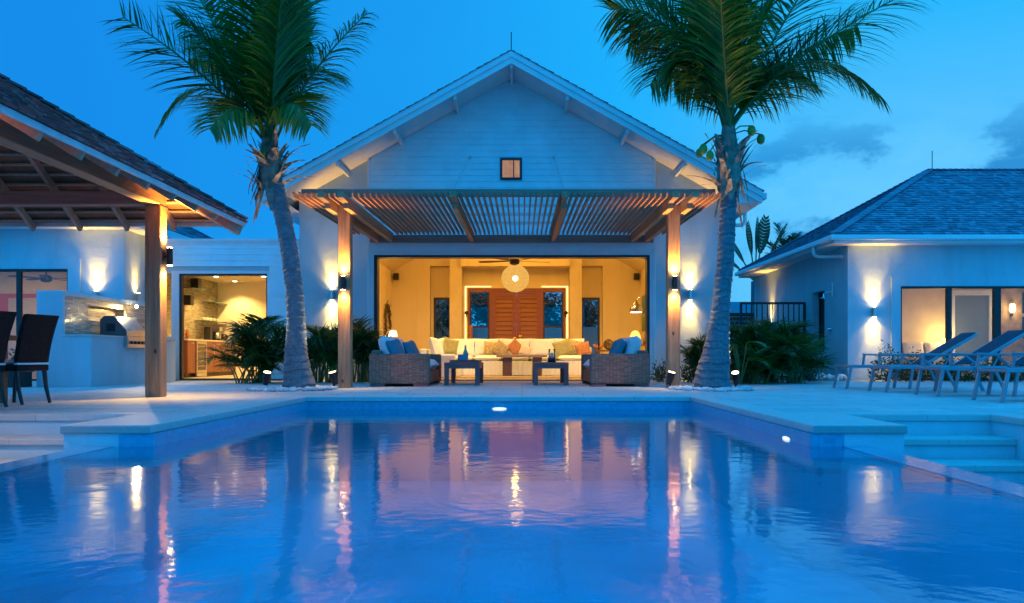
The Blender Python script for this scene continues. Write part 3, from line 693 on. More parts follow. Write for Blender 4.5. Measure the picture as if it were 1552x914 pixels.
# room behind the glass
g = MB(); g.box(XR+.26,18,24.6,24.7,0,3.0); g.box(XR+.252,XR+.265,YR+.21,24.6,0,3.0); g.box(XR+.26,18,YR+.21,24.6,2.8,2.85)
g.build('inner_wall', plain('bedroom_paint', (.74,.58,.38), .8, .08, 3), rh)
g = MB(); g.box(XR+.26,18,YR+.21,24.6,-.02,.004); g.build('floor', M['floor'], rh)
g = MB(); dx0, dx1 = 12.6, 13.85
for q in ((dx0,dx0+.12,0,2.52),(dx1-.12,dx1,0,2.52),(dx0+.12,dx1-.12,2.38,2.52)): g.box(q[0],q[1],24.52,24.598,q[2],q[3])
o = g.build('mirror_frame', M['trim'], rh); box(dx0+.12,dx1-.12,24.56,24.59,0.05,2.38).build('mirror', plain('grey_door_glass', (.16,.20,.24), .4, .02), o)
box(14.0,17.5,24.55,24.598,0,2.8).build('wallpaper_panel', plain('brown_wallpaper', (.30,.20,.10), .8, .4, 5), rh)
point(rh, (12.25,24.15,1.2), 38, (1,.62,.16), .08); spot(rh, (10.8,21.3,2.78), (0,.3,-1), 240, 155, .6, (1,.66,.32), .1); spot(rh, (14.2,21.3,2.78), (0,.3,-1), 160, 155, .6, (1,.62,.26), .1)  # the two spots are unseen ceiling fill added to light the bedroom
# ================================================================== DINING PAVILION
pv = thing('dining_pavilion', 'open timber dining pavilion with brown shingled hip roof', 'pavilion', (-7.9, 9.2, 0))
XB0, XB1, YB0, YB1 = -10.6, -5.11, 6.5, 12.03
for x in (XB0, XB1-.22):
    for y in (YB0, YB1-.23): box(x,x+.22,y,y+.23,0,2.725).build('post', M['wood_z'], pv, bevel=.014)
box(XB1-.205,XB1-.004,YB0,YB1-.004,2.727,2.925).build('beam', M['wood_y'], pv, bevel=.01); box(XB0+.004,XB0+.205,YB0,YB1-.004,2.727,2.925).build('beam', M['wood_y'], pv, bevel=.01)
box(XB0+.207,XB1-.207,YB1-.215,YB1-.006,2.729,2.922).build('beam', M['wood_x'], pv, bevel=.01); box(XB0+.207,XB1-.207,YB0+.006,YB0+.215,2.729,2.922).build('beam', M['wood_x'], pv, bevel=.01)
S = .61; OV = .84; X1, X0, Y1, Y0 = XB1+OV, XB0-OV, YB1+OV, YB0-OV
ZE = 2.63; cx, cy = (X0+X1)/2, (Y0+Y1)/2; HX = (X1-X0)/2; HY = (Y1-Y0)/2; hh = min(HX, HY)
def roofz(d): return ZE + S*d                       # height of the roof skin, d metres in from the eave
A,B,Cc,D = (X0,Y0,ZE),(X1,Y0,ZE),(X1,Y1,ZE),(X0,Y1,ZE); Pk = (cx,cy,ZE+S*hh)
q = MB(); q.add([A,B,Cc,D,Pk], [(1,2,4),(2,3,4),(3,0,4),(0,1,4)]); ro = q.build('roof', M['sheath'], pv)
q = MB(); ln = hh*math.sqrt(1+S*S); k = 1/math.sqrt(1+S*S); e_ = .03
shingles(q, (X1+e_,Y0-e_,ZE+.01), (0,1,0), (-1,0,S), Y1-Y0+2*e_, ln, k, k, .125, .12, .015)
shingles(q, (X0-e_,Y1+e_,ZE+.01), (1,0,0), (0,-1,S), X1-X0+2*e_, ln, k, k, .125, .14, .015)
shingles(q, (X0-e_,Y0-e_,ZE+.01), (1,0,0), (0,1,S), X1-X0+2*e_, ln, k, k, .25, .3, .015)
shingles(q, (X0-e_,Y0-e_,ZE+.01), (0,1,0), (1,0,S), Y1-Y0+2*e_, ln, k, k, .25, .3, .015)
q.build('shingles', M['shingle_brown'], ro)
q = MB()
for c in (A,B,Cc,D):
    c = Vector(c); r_ = Vector(Pk); n_ = int((r_-c).length/.2)
    for i in range(n_):
        q.t = R.random(); q.beam(c.lerp(r_, i/n_)+Vector((0,0,.06)), c.lerp(r_, (i+1.2)/n_)+Vector((0,0,.04)), .22, .03)
q.build('hip_cap', M['shingle_brown'], ro)
q = MB()                                              # thin eave board under the first course
q.box(X1-.02,X1+.012,Y0,Y1,ZE-.055,ZE+.008); q.box(X0-.012,X0+.02,Y0,Y1,ZE-.055,ZE+.008); q.box(X0+.02,X1-.02,Y1-.02,Y1+.012,ZE-.055,ZE+.008); q.box(X0+.02,X1-.02,Y0-.012,Y0+.02,ZE-.055,ZE+.008)
q.build('eave_board', M['batten'], ro)
def rafter(p_e, dirv, run):
    """from the eave point inwards, under the battens, tail cut plumb"""
    p0 = Vector(p_e); d = Vector((dirv[0], dirv[1], S)); lo = p0+Vector((0,0,-.105)); 
    MB().beam(lo+d*.03, lo+d*run, .05, .105).build('rafter', M['rafter'], pv)
y = cy-.36
for k_ in range(-3, 5):
    y = cy+(k_-.5)*.72; run = hh-abs(y-cy)
    if run > .3: rafter((X1,y,ZE), (-1,0), run); rafter((X0,y,ZE), (1,0), run)
    x = cx+(k_-.5)*.72; run = hh-abs(x-cx)
    if run > .3: rafter((x,Y1,ZE), (0,-1), run); rafter((x,Y0,ZE), (0,1), run)
for c, s_ in ((A,(1,1)),(B,(-1,1)),(Cc,(-1,-1)),(D,(1,-1))):
    c = Vector(c); MB().beam(c+Vector((s_[0]*.05,s_[1]*.05,-.13)), Vector(Pk)+Vector((0,0,-.16)), .06, .15).build('rafter', M['rafter'], pv)
q = MB(); i = 0
while .1+i*.17 < hh-.1:                              # battens round the four slopes
    d = .1+i*.17; z = roofz(d)-.03; i += 1
    q.box(X1-d-.03,X1-d+.03,Y0+d,Y1-d,z-.022,z+.005); q.box(X0+d-.03,X0+d+.03,Y0+d,Y1-d,z-.022,z+.005)
    q.box(X0+d+.03,X1-d-.03,Y1-d-.03,Y1-d+.03,z-.022,z+.005); q.box(X0+d+.03,X1-d-.03,Y0+d-.03,Y0+d+.03,z-.022,z+.005)
q.build('batten', M['rafter'], ro)

# ================================================================== OUTDOOR KITCHEN AND GRILL
ok = thing('outdoor_kitchen', 'white stucco grill counter with mosaic strip backsplash', 'outdoor kitchen', (-8.8, 18.4, 0))
XM = -8.80; XF = -8.25; ya, yb_ = 16.0, 19.9
n0, n1, nz0, nz1 = 17.0, 18.55, 1.32, 1.62            # niche
g = MB(); g.box(-9.30,XM-.005,ya,ya+.10,0,1.845); g.box(-9.30,XM-.005,ya+.10,yb_,1.75,1.845); g.box(-9.30,-9.0,ya+.10,yb_,0,1.75); g.build('back_wall', M['stucco'], ok, bevel=.006)
g = MB()
for (y0,y1,za,zb_) in ((ya+.10,n0,1.0,1.75),(n1,yb_,1.0,1.75),(n0,n1,nz1,1.75),(n0,n1,1.0,nz0)): g.box(-8.995,XM-.03,y0,y1,za,zb_)
g.box(-8.998,-8.98,n0,n1,nz0,nz1); g.build('mosaic_panel', M['mosaic'], ok)
box(XM-.03,XF,ya+.002,yb_,0,.965).build('counter_base', M['stucco'], ok, bevel=.006)
g = MB(); g.box(XM-.03,XF+.02,ya-.015,17.28,.967,1.0); g.box(XM-.03,XF+.02,18.27,yb_,.967,1.0); g.box(XM-.03,XM+.02,17.28,18.27,.967,1.0); g.build('countertop', M['stone_top'], ok)
for y in (18.95, 19.05): box(XM-.03,XM-.02,y,y+.07,1.35,1.47).build('socket_plate', M['trim'], ok)
gr = thing('barbecue_grill', 'stainless steel built-in barbecue grill with closed hood', 'grill', (-8.5, 17.78, 1.0))
y0, y1 = 17.30, 18.25
prof = [(-8.74,1.002),(-8.20,1.002),(-8.20,1.12),(-8.45,1.42),(-8.66,1.42),(-8.74,1.34)]
g = MB(); n = len(prof)
g.add([(x,y0+.03,z) for x,z in prof]+[(x,y1-.03,z) for x,z in prof], [(i,(i+1)%n,n+(i+1)%n,n+i) for i in range(n)]); g.build('hood', M['steel'], gr)
dk = plain('grey_enamel', (.07,.08,.09), .4, .1)
for yy in (y0, y1-.029):
    g = MB(); g.prism(prof, yy, yy+.029); s_ = g.build('side_panel', dk, gr, bevel=.006)
    g = MB(); g.box(-8.60,-8.42,yy-.006 if yy == y0 else yy+.03,yy if yy == y0 else yy+.036,1.10,1.26); g.build('vent', M['black'], s_)
box(-8.30,-8.165,y0,y1,.76,.995).build('control_panel', M['steel'], gr, bevel=.006)
for k_ in range(5): MB().tube([(-8.165,y0+.14+k_*.165,.87),(-8.125,y0+.14+k_*.165,.87)], .03, 12).build('knob', M['black'], gr)
g = MB(); g.tube([(-8.19,y0+.06,1.16),(-8.13,y0+.06,1.13),(-8.13,y1-.06,1.13),(-8.19,y1-.06,1.16)], .013, 8); g.build('handle', M['steel'], gr)
# small lamp arm that lights the grill
t = thing('grill_lamp', 'small lit task lamp above the barbecue on the backsplash', 'lamp', (XM-.03, 18.75, 1.70))
MB().tube([(XM-.03,18.75,1.72),(XM+.10,18.75,1.76),(XM+.15,18.75,1.73)], .012, 8).build('arm', M['steel'], t); MB().ball((XM+.15,18.75,1.70), .032).build('bulb', M['hot'], t)
spot(t, (XM+.17,18.72,1.69), (.15,-.55,-.6), 200, 130, .6, (1,.68,.25), .03)

# ================================================================== WALL LAMPS
def sconce(loc, nrm, label, up=60, dn=60, ang=58, body='steel'):
    """tube lamp held off the wall, throwing light up and down"""
    p = Vector(loc); nv = Vector(nrm); c = p+nv*.085
    t = thing('wall_lamp', label, 'wall lamp', p, 'up-and-down wall lamps')
    MB().tube([c+Vector((0,0,-.125)), c+Vector((0,0,.125))], .042, 16).build('tube', M[body], t, smooth=False)
    MB().tube([p+nv*.001, p+nv*.05], .022, 10).build('bracket', M[body], t)
    mb = MB(); s = Vector((abs(nv.y), abs(nv.x), 0)); mb.obox(Matrix.Translation(p+nv*.008), s.x*.09+abs(nv.x)*.014, s.y*.09+abs(nv.y)*.014, .13); mb.build('back_plate', M[body], t)
    for sgn, pw in ((1, up), (-1, dn)):
        if pw: 
            MB().tube([c+Vector((0,0,sgn*.126)), c+Vector((0,0,sgn*.129))], .036, 16).build('lens', M['hot'], t)
            spot(t, c+Vector((0,0,sgn*.14))-nv*.005, Vector((0,0,sgn))-nv*.05, pw*2.3, ang-4, .9, WARM, .03); spot(t, c+Vector((0,0,sgn*.135)), Vector((0,0,sgn))-nv*.25, pw*.8, 118, 1.0, WARM, .03)
    return t
sconce((-10.06,19.799,2.0), (0,-1,0), 'wall lamp on the guest wing above the grill wall', 100, 0)
sconce((XW,20.35,2.0), (1,0,0), 'wall lamp on the side wall of the guest wing behind the timber post', 60, 0)
sconce((XB1,11.92,2.0), (1,0,0), 'black wall lamp on the timber post of the dining pavilion', 170, 110, 120, 'black')
for lx, ly, nx, lab in ((XB1,6.6,1,'unseen added wall lamp on the near right post of the pavilion'),(XB0+.22,11.9,1,'unseen added wall lamp on the far left post of the pavilion'),(XB0+.22,6.6,1,'unseen added wall lamp on the near left post of the pavilion')): sconce((lx,ly,2.0), (nx,0,0), lab, 300, 60, 120, 'black')  # unseen post lamps added for warm fill under the pavilion roof
sconce((-3.262,15.319,1.92), (0,-1,0), 'black wall lamp on the left post of the pergola', 85, 50, 120, 'black')
sconce((2.792,15.319,1.92), (0,-1,0), 'black wall lamp on the right post of the pergola', 85, 50, 120, 'black')
sconce((-4.53,19.999,2.05), (0,-1,0), 'steel wall lamp on the pool house left of the opening above palms', 100, 100)
sconce((4.01,19.999,2.05), (0,-1,0), 'steel wall lamp on the pool house between right post and palm trunk', 100, 100)
sconce((8.49,20.199,1.65), (0,-1,0), 'steel wall lamp on the cottage front left of its glass doors', 105, 100)
sconce((XR,26.3,1.55), (-1,0,0), 'wall lamp on the cottage side wall behind the black railing', 100, 60)

# ================================================================== PALMS
def bez(a, c, b, t): return a*(1-t)**2 + c*(2*t*(1-t)) + b*t*t
def frond(mb, a, c, b, ln=.8, n=92, hang=.6, seed=0, wl=.044, tone=(.1,.85), start=.14, rr=.028, twist=0., swirl=.25):
    """feather leaf along a curved rib a-c-b: slot 0 leaflets, slot 1 the rib"""
    rnd = random.Random(seed); pts = [bez(a,c,b,i/16) for i in range(17)]
    mb.m = 1; mb.tube(pts, [rr*(1-.85*i/16)+.003 for i in range(17)], 6); mb.m = 0
    for i in range(n):
        t = start+(1-start)*(i+.5)/n; p = bez(a,c,b,t); tg = (bez(a,c,b,min(1,t+.02))-bez(a,c,b,t-.02)).normalized()
        sd = tg.cross(Vector((0,0,1)));
        if sd.length < .15: sd = tg.cross(Vector((0,1,0)))
        sd.normalize(); up = sd.cross(tg).normalized()
        if twist: sd = sd*math.cos(twist)+up*math.sin(twist)
        prof = 1.22*min(1, (t-start)/.14+.5)*(1 if t < .55 else 1-.6*((t-.55)/.45)**1.6)
        for s_ in (-1, 1):
            if rnd.random() < .04: continue
            L_ = ln*prof*rnd.uniform(.82,1.1)
            d = (sd*s_*rnd.uniform(.75,1.0)+tg*rnd.uniform(.6,1.0)+up*rnd.uniform(-.1,swirl)).normalized()
            q = Vector(p); w = wl*rnd.uniform(.8,1.15); fl = Vector((rnd.uniform(-1,1),rnd.uniform(-1,1),rnd.uniform(-.4,.4)))
            wd = d.cross(up+fl*.5).normalized(); vs = []; ns = 4
            for k_ in range(ns+1):
                u = k_/ns; ww = w*(1-u)**.55*(.55+.45*min(1,u*5)) if k_ < ns else .002
                vs += [q-wd*ww/2, q+wd*ww/2]
                d = (d+Vector((0,0,-1))*hang*(.35+.65*u)*rnd.uniform(.7,1.25)/ns*1.7).normalized(); q = q+d*(L_/ns)
            tn = rnd.uniform(*tone)
            if rnd.random() < .02: tn = 1
            mb.add(vs, [(2*k_,2*k_+1,2*k_+3,2*k_+2) for k_ in range(ns)], tn)
def palm(name, label, path, widths, d, crown, fr, nuts, seed):
    base = P(path[0][0], path[0][1], d); t = thing(name, label, 'palm tree', (base.x, base.y, 0), 'coconut palms beside the pool'); rnd = random.Random(seed)
    pts = [P(x,y,d) for x,y in path]; pts[0].z = -.02
    dense = []; rs = []
    for i in range(len(pts)-1):
        p_, q_ = pts[i], pts[i+1]; a_ = pts[max(i-1,0)]; b_ = pts[min(i+2,len(pts)-1)]
        n_ = max(6, int((q_-p_).length/.011))
        for j in range(n_):
            u = j/n_
            cr = .5*((2*p_)+(q_-a_)*u+(2*a_-5*p_+4*q_-b_)*u*u+(3*p_-a_-3*q_+b_)*u**3)
            dense.append(cr); rs.append((widths[i]*(1-u)+widths[i+1]*u)*d/F/2)
    ph = 0; out = []
    for p_, r_ in zip(dense, rs):
        ph += rnd.uniform(.7,1.3)*.022/.11; s_ = ph % 1
        out.append(r_*(1.0+rnd.uniform(-.008,.008)))
    g = MB(); NS = 40; g.tube(dense, out, NS)
    wv = [rnd.uniform(0,6.28) for _ in range(6)]; hs_ = 0; cum = []
    for i in range(len(dense)):
        cum.append(hs_); hs_ += .011/(.125-.045*i/len(dense))*rnd.uniform(.75,1.25)
    for i, c in enumerate(dense):                       # ragged leaf-scar rings
        for k_ in range(NS):
            th = 6.2832*k_/NS; q_ = cum[i]+.25*math.sin(th+wv[0]+cum[i]*.7)+.10*math.sin(4*th+wv[1]+cum[i]*1.3)+.04*math.sin(9*th+wv[2]); s_ = q_ % 1
            amp = (.045+.06*i/len(dense))*(1+.5*math.sin(int(q_)*2.4+wv[3])); kk = .95+amp*(1-s_)**1.3-.02*s_+.012*math.sin(7*th+wv[4]+i*.13)+.012*math.sin(3*th+i*.05)
            v_ = Vector(g.v[i*NS+k_]); g.v[i*NS+k_] = tuple(c+(v_-c)*kk)
    g.build('trunk', M['trunk'], t, smooth=True)
    cb = P(crown[0], crown[1], d)
    # fibrous boots and old leaf bases under the crown
    g = MB(); top = dense[-1]
    g.tube([top+Vector((0,0,-.35)), top+Vector((0,0,-.12)), top+Vector((0,0,.12)), cb+Vector((0,0,.15))], [rs[-1]*1.0, rs[-1]*1.3, rs[-1]*1.28, rs[-1]*.7], 14)
    for i in range(70):
        an = rnd.uniform(0,6.28); z_ = rnd.uniform(-.42,.5); o_ = Vector((math.cos(an), math.sin(an), 0)); w = rnd.uniform(.06,.2); L_ = rnd.uniform(.25,.7); hg = rnd.choice((.9,1.4,1.6,-1,-1.4,.3))
        p_ = top.lerp(cb, max(0,z_))+Vector((0,0,min(0,z_)))+o_*rs[-1]*1.0; sd = o_.cross(Vector((0,0,1))); vs = []; dd = (o_*.24+Vector((0,0,hg))).normalized()
        for k_ in range(5):
            u = k_/4; ww = w*(1-.75*u); vs += [p_-sd*ww/2+o_*.02*math.sin(u*7+an), p_+sd*ww/2]; dd = (dd+o_*.06+Vector((rnd.uniform(-.2,.2),rnd.uniform(-.2,.2),-.2))).normalized(); p_ = p_+dd*L_/4
        g.add(vs, [(2*k_,2*k_+1,2*k_+3,2*k_+2) for k_ in range(4)])
    g.build('leaf_boots', M['husk'], t)
    for i, f_ in enumerate(fr):
        cx_, cy_, tx, ty, dd = f_[:5]; kw = f_[5] if len(f_) > 5 else {}
        a_ = cb+Vector((rnd.uniform(-.06,.06), rnd.uniform(-.08,.08), rnd.uniform(-.05,.12)))
        c_ = P(cx_,cy_,d+dd*.45); b_ = P(tx,ty,d+dd)
        kw.setdefault('twist', rnd.choice((-1,1))*rnd.uniform(.35,1.0))
        g = MB(); frond(g, a_, c_, b_, seed=seed*100+i, **kw); g.build('frond', [M['frond'], M['stalk']], t)
    for (nx, ny, dd, r_) in nuts:
        c = P(nx,ny,d+dd); g = MB(); g.ball(c, r_, 12, 8, (.86,.86,1.12)); o = g.build('coconut', M['coconut'], t, smooth=True)
        MB().tube([c+Vector((0,0,r_)), (c+cb)/2+Vector((0,0,.12)), cb], .012, 5).build('stalk', M['stalk'], o)
    return t
palm('coconut_palm', 'coconut palm leaning left between the timber pavilion and the pergola', [(454,592),(451,565),(449,530),(449,490),(446,440),(439,385),(429,330),(418,285),(410,255)], [54,44,34,29,26.5,26,25.5,25.5,27], 14.7, (407,222), [
    (322,108,186,26,-.9,{'ln':.85,'hang':.4,'twist':1.15}), (300,62,238,198,.5,{'ln':.5,'hang':.9,'n':60}), (345,60,262,-70,.9,{}), (380,60,335,-130,-.6,{}),
    (408,20,418,-150,.7,{}), (432,60,486,-105,-1.0,{}), (452,118,556,20,.3,{'ln':.74,'hang':1.0,'twist':-.8}), (440,90,505,110,1.8,{}), 
    (365,80,285,90,2.2,{}), (432,110,472,190,-1.0,{'ln':.7,'hang':1.0}), (372,120,318,196,-1.4,{'ln':.7,'hang':.9}), (420,70,440,30,2.6,{}), (350,90,275,30,-1.3,{'twist':.9}), (428,80,455,-60,1.6,{}), (402,70,392,-60,-1.2,{'ln':.9}), (415,80,430,-40,-1.6,{'ln':.9}), (398,60,375,-90,1.8,{'ln':.9}), (425,100,468,60,.9,{}), (375,90,325,60,-.2,{}), (390,115,352,150,.9,{'ln':.75})],
    [(398,232,-.25,.07)], 3)
palm('coconut_palm', 'coconut palm with green nuts in front of the right end of the pool house', [(1079,592),(1080,570),(1084,544),(1090,496),(1094,448),(1099,400),(1102,350),(1104,300),(1105,262)], [60,54,46,31,27,26,25,24.5,28], 14.7, (1104,205), [
    (1062,50,946,-28,-.6,{'ln':1.0,'hang':.9,'twist':.8}), (1045,18,985,130,-.3,{'ln':.9,'hang':1.1}), (1050,0,955,50,.9,{'ln':.95,'hang':1.0}), (1098,20,1084,-150,0,{'ln':.9}),
    (1112,0,1142,-170,.8,{}), (1165,92,1396,-22,-.5,{'ln':1.1,'hang':.75,'twist':-.8}), (1165,60,1280,-110,.4,{'ln':.95}), (1215,18,1335,148,.5,{'ln':.95,'hang':1.0,'twist':-.6}), 
    (1070,60,1022,120,1.5,{'ln':.9,'hang':.9}), (1160,70,1225,120,1.4,{'ln':.85,'hang':.9}), (1140,20,1215,-70,-1.5,{'ln':.9}), (1040,0,925,15,.2,{'ln':1.0,'hang':.8}), (1080,-10,1030,-150,-1.2,{}),  (1125,40,1150,10,2.5,{}), (1075,90,1020,90,.3,{'ln':.9,'hang':.9}), (1095,60,1092,-20,-1.8,{'ln':.9}), (1088,60,1070,-40,1.6,{'ln':.9}), (1115,60,1135,-30,1.2,{'ln':.9}), (1190,70,1300,40,1.0,{'ln':.9,'hang':.9})],
    [(1066,226,-.2,.085),(1076,236,-.28,.08),(1060,232,.1,.075),(1139,198,-.15,.085),(1153,211,0,.085)], 5)
# pebbles round the trunks
for (px0,px1,lab) in ((386,514,'white pebbles round the foot of the left palm'),(1012,1135,'white pebbles round the foot of the right palm')):
    g = MB(); rnd = random.Random(px0); a = P(px0,590,14.7).x; b = P(px1,590,14.7).x; m_ = (a+b)/2
    for i in range(420):
        u = rnd.uniform(-1,1); v = rnd.uniform(-1,1)
        if u*u+v*v > 1: continue
        r_ = rnd.uniform(.022,.052); g.t = rnd.random()
        g.ball((m_+u*(b-a)/2, 14.45+v*.85, r_*.5+.004), r_, 8, 5, (1,rnd.uniform(.65,.95),rnd.uniform(.45,.7)), Euler((rnd.uniform(-.3,.3),rnd.uniform(-.3,.3),rnd.uniform(0,3))).to_matrix())
    stuff(g.build('pebbles', M['pebble'], smooth=True), lab, 'pebbles')
# ground spots beside the trunks
def uplight(px, py, d, aim, label, pw=70):
    p = P(px,py,d); p.z = 0; t = thing('garden_spotlight', label, 'spotlight', p, 'black spotlights lighting the palms'); a = (Vector(aim)-p-Vector((0,0,.2))).normalized(); c = p+Vector((0,0,.20))
    MB().tube([p+Vector((0,0,-.02)), p+Vector((0,0,.14))], .018, 8).build('stake', M['black'], t)
    MB().tube([c-a*.13, c-a*.02, c+a*.10], [.045,.066,.07], 16).build('housing', M['black'], t); MB().tube([c+a*.085, c+a*.104], .062, 16).build('lens', emit('spot_lens', (1,.78,.42), 9), t)
    spot(t, c+a*.13, a, pw, 60, .7, (1,.75,.40), .05)
uplight(404,588,14.95, (-3.9,14.2,3.2), 'black spotlight left of the leaning palm trunk', 260)
uplight(506,588,14.95, (-4.1,14.3,3.4), 'black spotlight by the left pergola post', 190)
uplight(1016,588,14.95, (3.4,14.3,3.6), 'black spotlight by the right pergola post', 220)
uplight(1115,588,14.9, (3.2,13.6,3.2), 'black spotlight right of the straight palm trunk', 160)

# ================================================================== GARDEN PLANTS
def areca(px, d, h, spread, n, label, seed, ln=.42, ang=(0,6.283), lean=(0,0)):
    rnd = random.Random(seed); x = (px-CX)*d/F; t = thing('areca_palm', label, 'palm bush', (x,d,0), 'bushy palms by the walls'); g = MB()
    for i in range(n):
        an = rnd.uniform(*ang); r_ = spread*rnd.uniform(.35,1); hh_ = h*rnd.uniform(.5,1.05)
        a = Vector((x+rnd.uniform(-.18,.18), d+rnd.uniform(-.18,.18), 0)); o_ = Vector((math.cos(an), math.sin(an)*.8, 0))
        up = rnd.uniform(.75,1.25); c_ = a+o_*r_*.35+Vector((lean[0]*.4,0,hh_*up)); b_ = a+o_*r_+Vector((lean[0],0,hh_*rnd.uniform(.45,.95)))
        frond(g, a, c_, b_, ln=ln*rnd.uniform(.9,1.3), n=26, hang=.4, seed=seed*50+i, wl=.034, tone=(0,1) if rnd.random() < .4 else (0,.6), start=.36, rr=.014)
    g.build('foliage', [M['areca'], M['stalk']], t); return t
areca(396, 18.4, 1.55, 1.05, 34, 'bushy palm in front of the kitchen doorway', 11)
areca(372, 18.0, .95, .85, 14, 'low arching palm at the left edge of the kitchen planting', 12)
areca(478, 18.7, 1.35, .8, 22, 'bushy palm between the leaning trunk and the left pergola post', 13)
areca(505, 18.6, 1.45, .7, 22, 'bushy palm lit by the wall lamp behind the left pergola post', 14)
areca(548, 18.9, 1.35, .6, 22, 'bushy palm right of the left pergola post beside the wicker sofa', 15)
areca(1062, 18.9, 1.1, .38, 26, 'narrow bushy palm between the right post and the palm trunk', 16, .3)
areca(1130, 18.6, 1.5, .8, 28, 'tall bushy palm just right of the straight trunk', 17)
areca(1172, 18.9, 1.45, .95, 30, 'wide bushy palm in front of the black railing', 18, .5)
areca(1205, 18.2, 1.05, .85, 24, 'arching palm at the right end of the planting by the cottage', 19, .5)
areca(1150, 17.6, .75, .6, 20, 'low dark palm at the front of the right planting', 20, .35)
def leafy(px, d, w, dp, h, n, label, seed, name='hedge_shrub', mat='bush', lf=.06, cat='shrub', group=None):
    rnd = random.Random(seed); x = (px-CX)*d/F; g = MB()
    for i in range(n):
        while True:
            u = Vector((rnd.uniform(-1,1), rnd.uniform(-1,1), rnd.uniform(0,1)))
            if (u.x**2+u.y**2+(u.z*1.0)**2) < 1 and rnd.random() < .35+.65*u.length: break
        k_ = 1+.22*math.sin(u.x*7+seed)+.15*math.sin(u.y*9)
        c = Vector((x+u.x*w, d+u.y*dp, .03+u.z*h*k_)); a = rnd.uniform(0,6.28); ti = rnd.uniform(-.6,1.1); dv = Vector((math.cos(a)*math.cos(ti), math.sin(a)*math.cos(ti), math.sin(ti)))
        s_ = dv.cross(Vector((rnd.uniform(-1,1),rnd.uniform(-1,1),rnd.uniform(-1,1)))).normalized(); L_ = lf*rnd.uniform(.7,1.5)
        g.add([c, c+dv*L_*.5+s_*L_*.22, c+dv*L_, c+dv*L_*.5-s_*L_*.22], [(0,1,2,3)], rnd.random())
    for i in range(10):
        a = rnd.uniform(0,6.28); g.t = 0; g.tube([(x+rnd.uniform(-.3,.3)*w, d+rnd.uniform(-.3,.3)*dp, 0), (x+.7*w*math.cos(a), d+.7*dp*math.sin(a), h*.7)], .008, 4)
    o = g.build(name, M[mat]); tag(o, label, cat, group); return o
GH = 'low shrubs along the cottage wall'
for i, (px, w_, h_, lab) in enumerate(((1345,.42,.72,'leafy shrub at the left end of the cottage glass'),(1392,.45,.62,'leafy shrub behind the farthest lounger backrest'),(1440,.45,.55,'low shrub under the glass between two lounger backrests'),(1492,.5,.5,'low shrub behind the second lounger backrest'),(1540,.5,.45,'low shrub at the right edge of the view'))):
    leafy(px, 19.3, w_, .4, h_, 1100, lab, 40+i, group=GH)
leafy(1002, 18.9, .22, .25, .42, 420, 'small dark shrub left of the right pergola post', 50)
leafy(1045, 18.6, .22, .3, .5, 450, 'small dark shrub just behind the right pergola post', 51)
leafy(1228, 19.6, .35, .6, .95, 900, 'dark shrub under the side window of the cottage', 52)
# broad-leaved plant beside the right trunk
t = thing('broad_leaf_plant', 'broad glossy leaved plant beside the right spotlight', 'plant', (P(1122,580,17.2).x,17.2,0)); rnd = random.Random(3); g = MB()
for i in range(13):
    an = rnd.uniform(0,6.28); c0 = Vector((t.location.x,17.2,0)); hgt = rnd.uniform(.25,.85); o_ = Vector((math.cos(an), math.sin(an), 0)); mid = c0+o_*.15+Vector((0,0,hgt)); g.m = 1; g.tube([c0,mid], .012, 5); g.m = 0; vs = []; dd = (o_+Vector((0,0,.5))).normalized(); p_ = mid; s_ = o_.cross(Vector((0,0,1)))
    for k_ in range(7):
        ww = .13*math.sin(math.pi*(k_+.25)/6.6); vs += [p_-s_*ww+Vector((0,0,.03)), p_, p_+s_*ww+Vector((0,0,.03))]; dd = (dd+Vector((0,0,-.22))).normalized(); p_ = p_+dd*.085
    for k_ in range(6): g.add(vs[k_*3:k_*3+6], [(0,1,4,3),(1,2,5,4)], rnd.uniform(.2,1))
g.build('foliage', [M['areca'], M['stalk']], t)
# planter with red leaves by the dining chairs
t = thing('planter', 'dark planter box with red-green leaves behind the dining chairs', 'planter', (-9.55,15.7,0)); box(-9.75,-9.32,15.5,15.9,0,.30).build('pot', M['black'], t, bevel=.01)
g = MB(); rnd = random.Random(8)
for i in range(220):
    c = Vector((-9.55+rnd.gauss(0,.13),15.7+rnd.gauss(0,.12),.3+abs(rnd.gauss(0,.13)))); dv = Vector((rnd.uniform(-1,1),rnd.uniform(-1,1),rnd.uniform(-.3,1))).normalized(); s_ = dv.orthogonal().normalized(); g.add([c,c+dv*.05+s_*.02,c+dv*.1,c+dv*.05-s_*.02], [(0,1,2,3)], rnd.random())
g.build('foliage', leafmat('red_leaf', [(.0,(.02,.05,.015)),(.6,(.06,.03,.015)),(1,(.3,.04,.02))], .2), t)
# shells by the cottage wall
for i, (px, r_, lab) in enumerate(((1242,.16,'large white conch shell by the cottage wall, left of the pair'),(1262,.13,'medium white shell in the middle by the cottage wall'),(1277,.12,'smallest white shell nearest the cottage corner'))):
    x = (px-CX)*20.0/F; g = MB(); rnd = random.Random(i)
    for k_ in range(6): g.ball((x+rnd.uniform(-.1,.1), 20.0+rnd.uniform(-.06,.06), .05+rnd.uniform(0,.06)), r_*rnd.uniform(.35,.7), 8, 6, (1.2,.8,.7), Euler((rnd.random(),rnd.random(),rnd.random()*3)).to_matrix())
    tag(g.build('conch_shell', M['shell'], smooth=True), lab, 'shell', 'shells by the cottage wall')

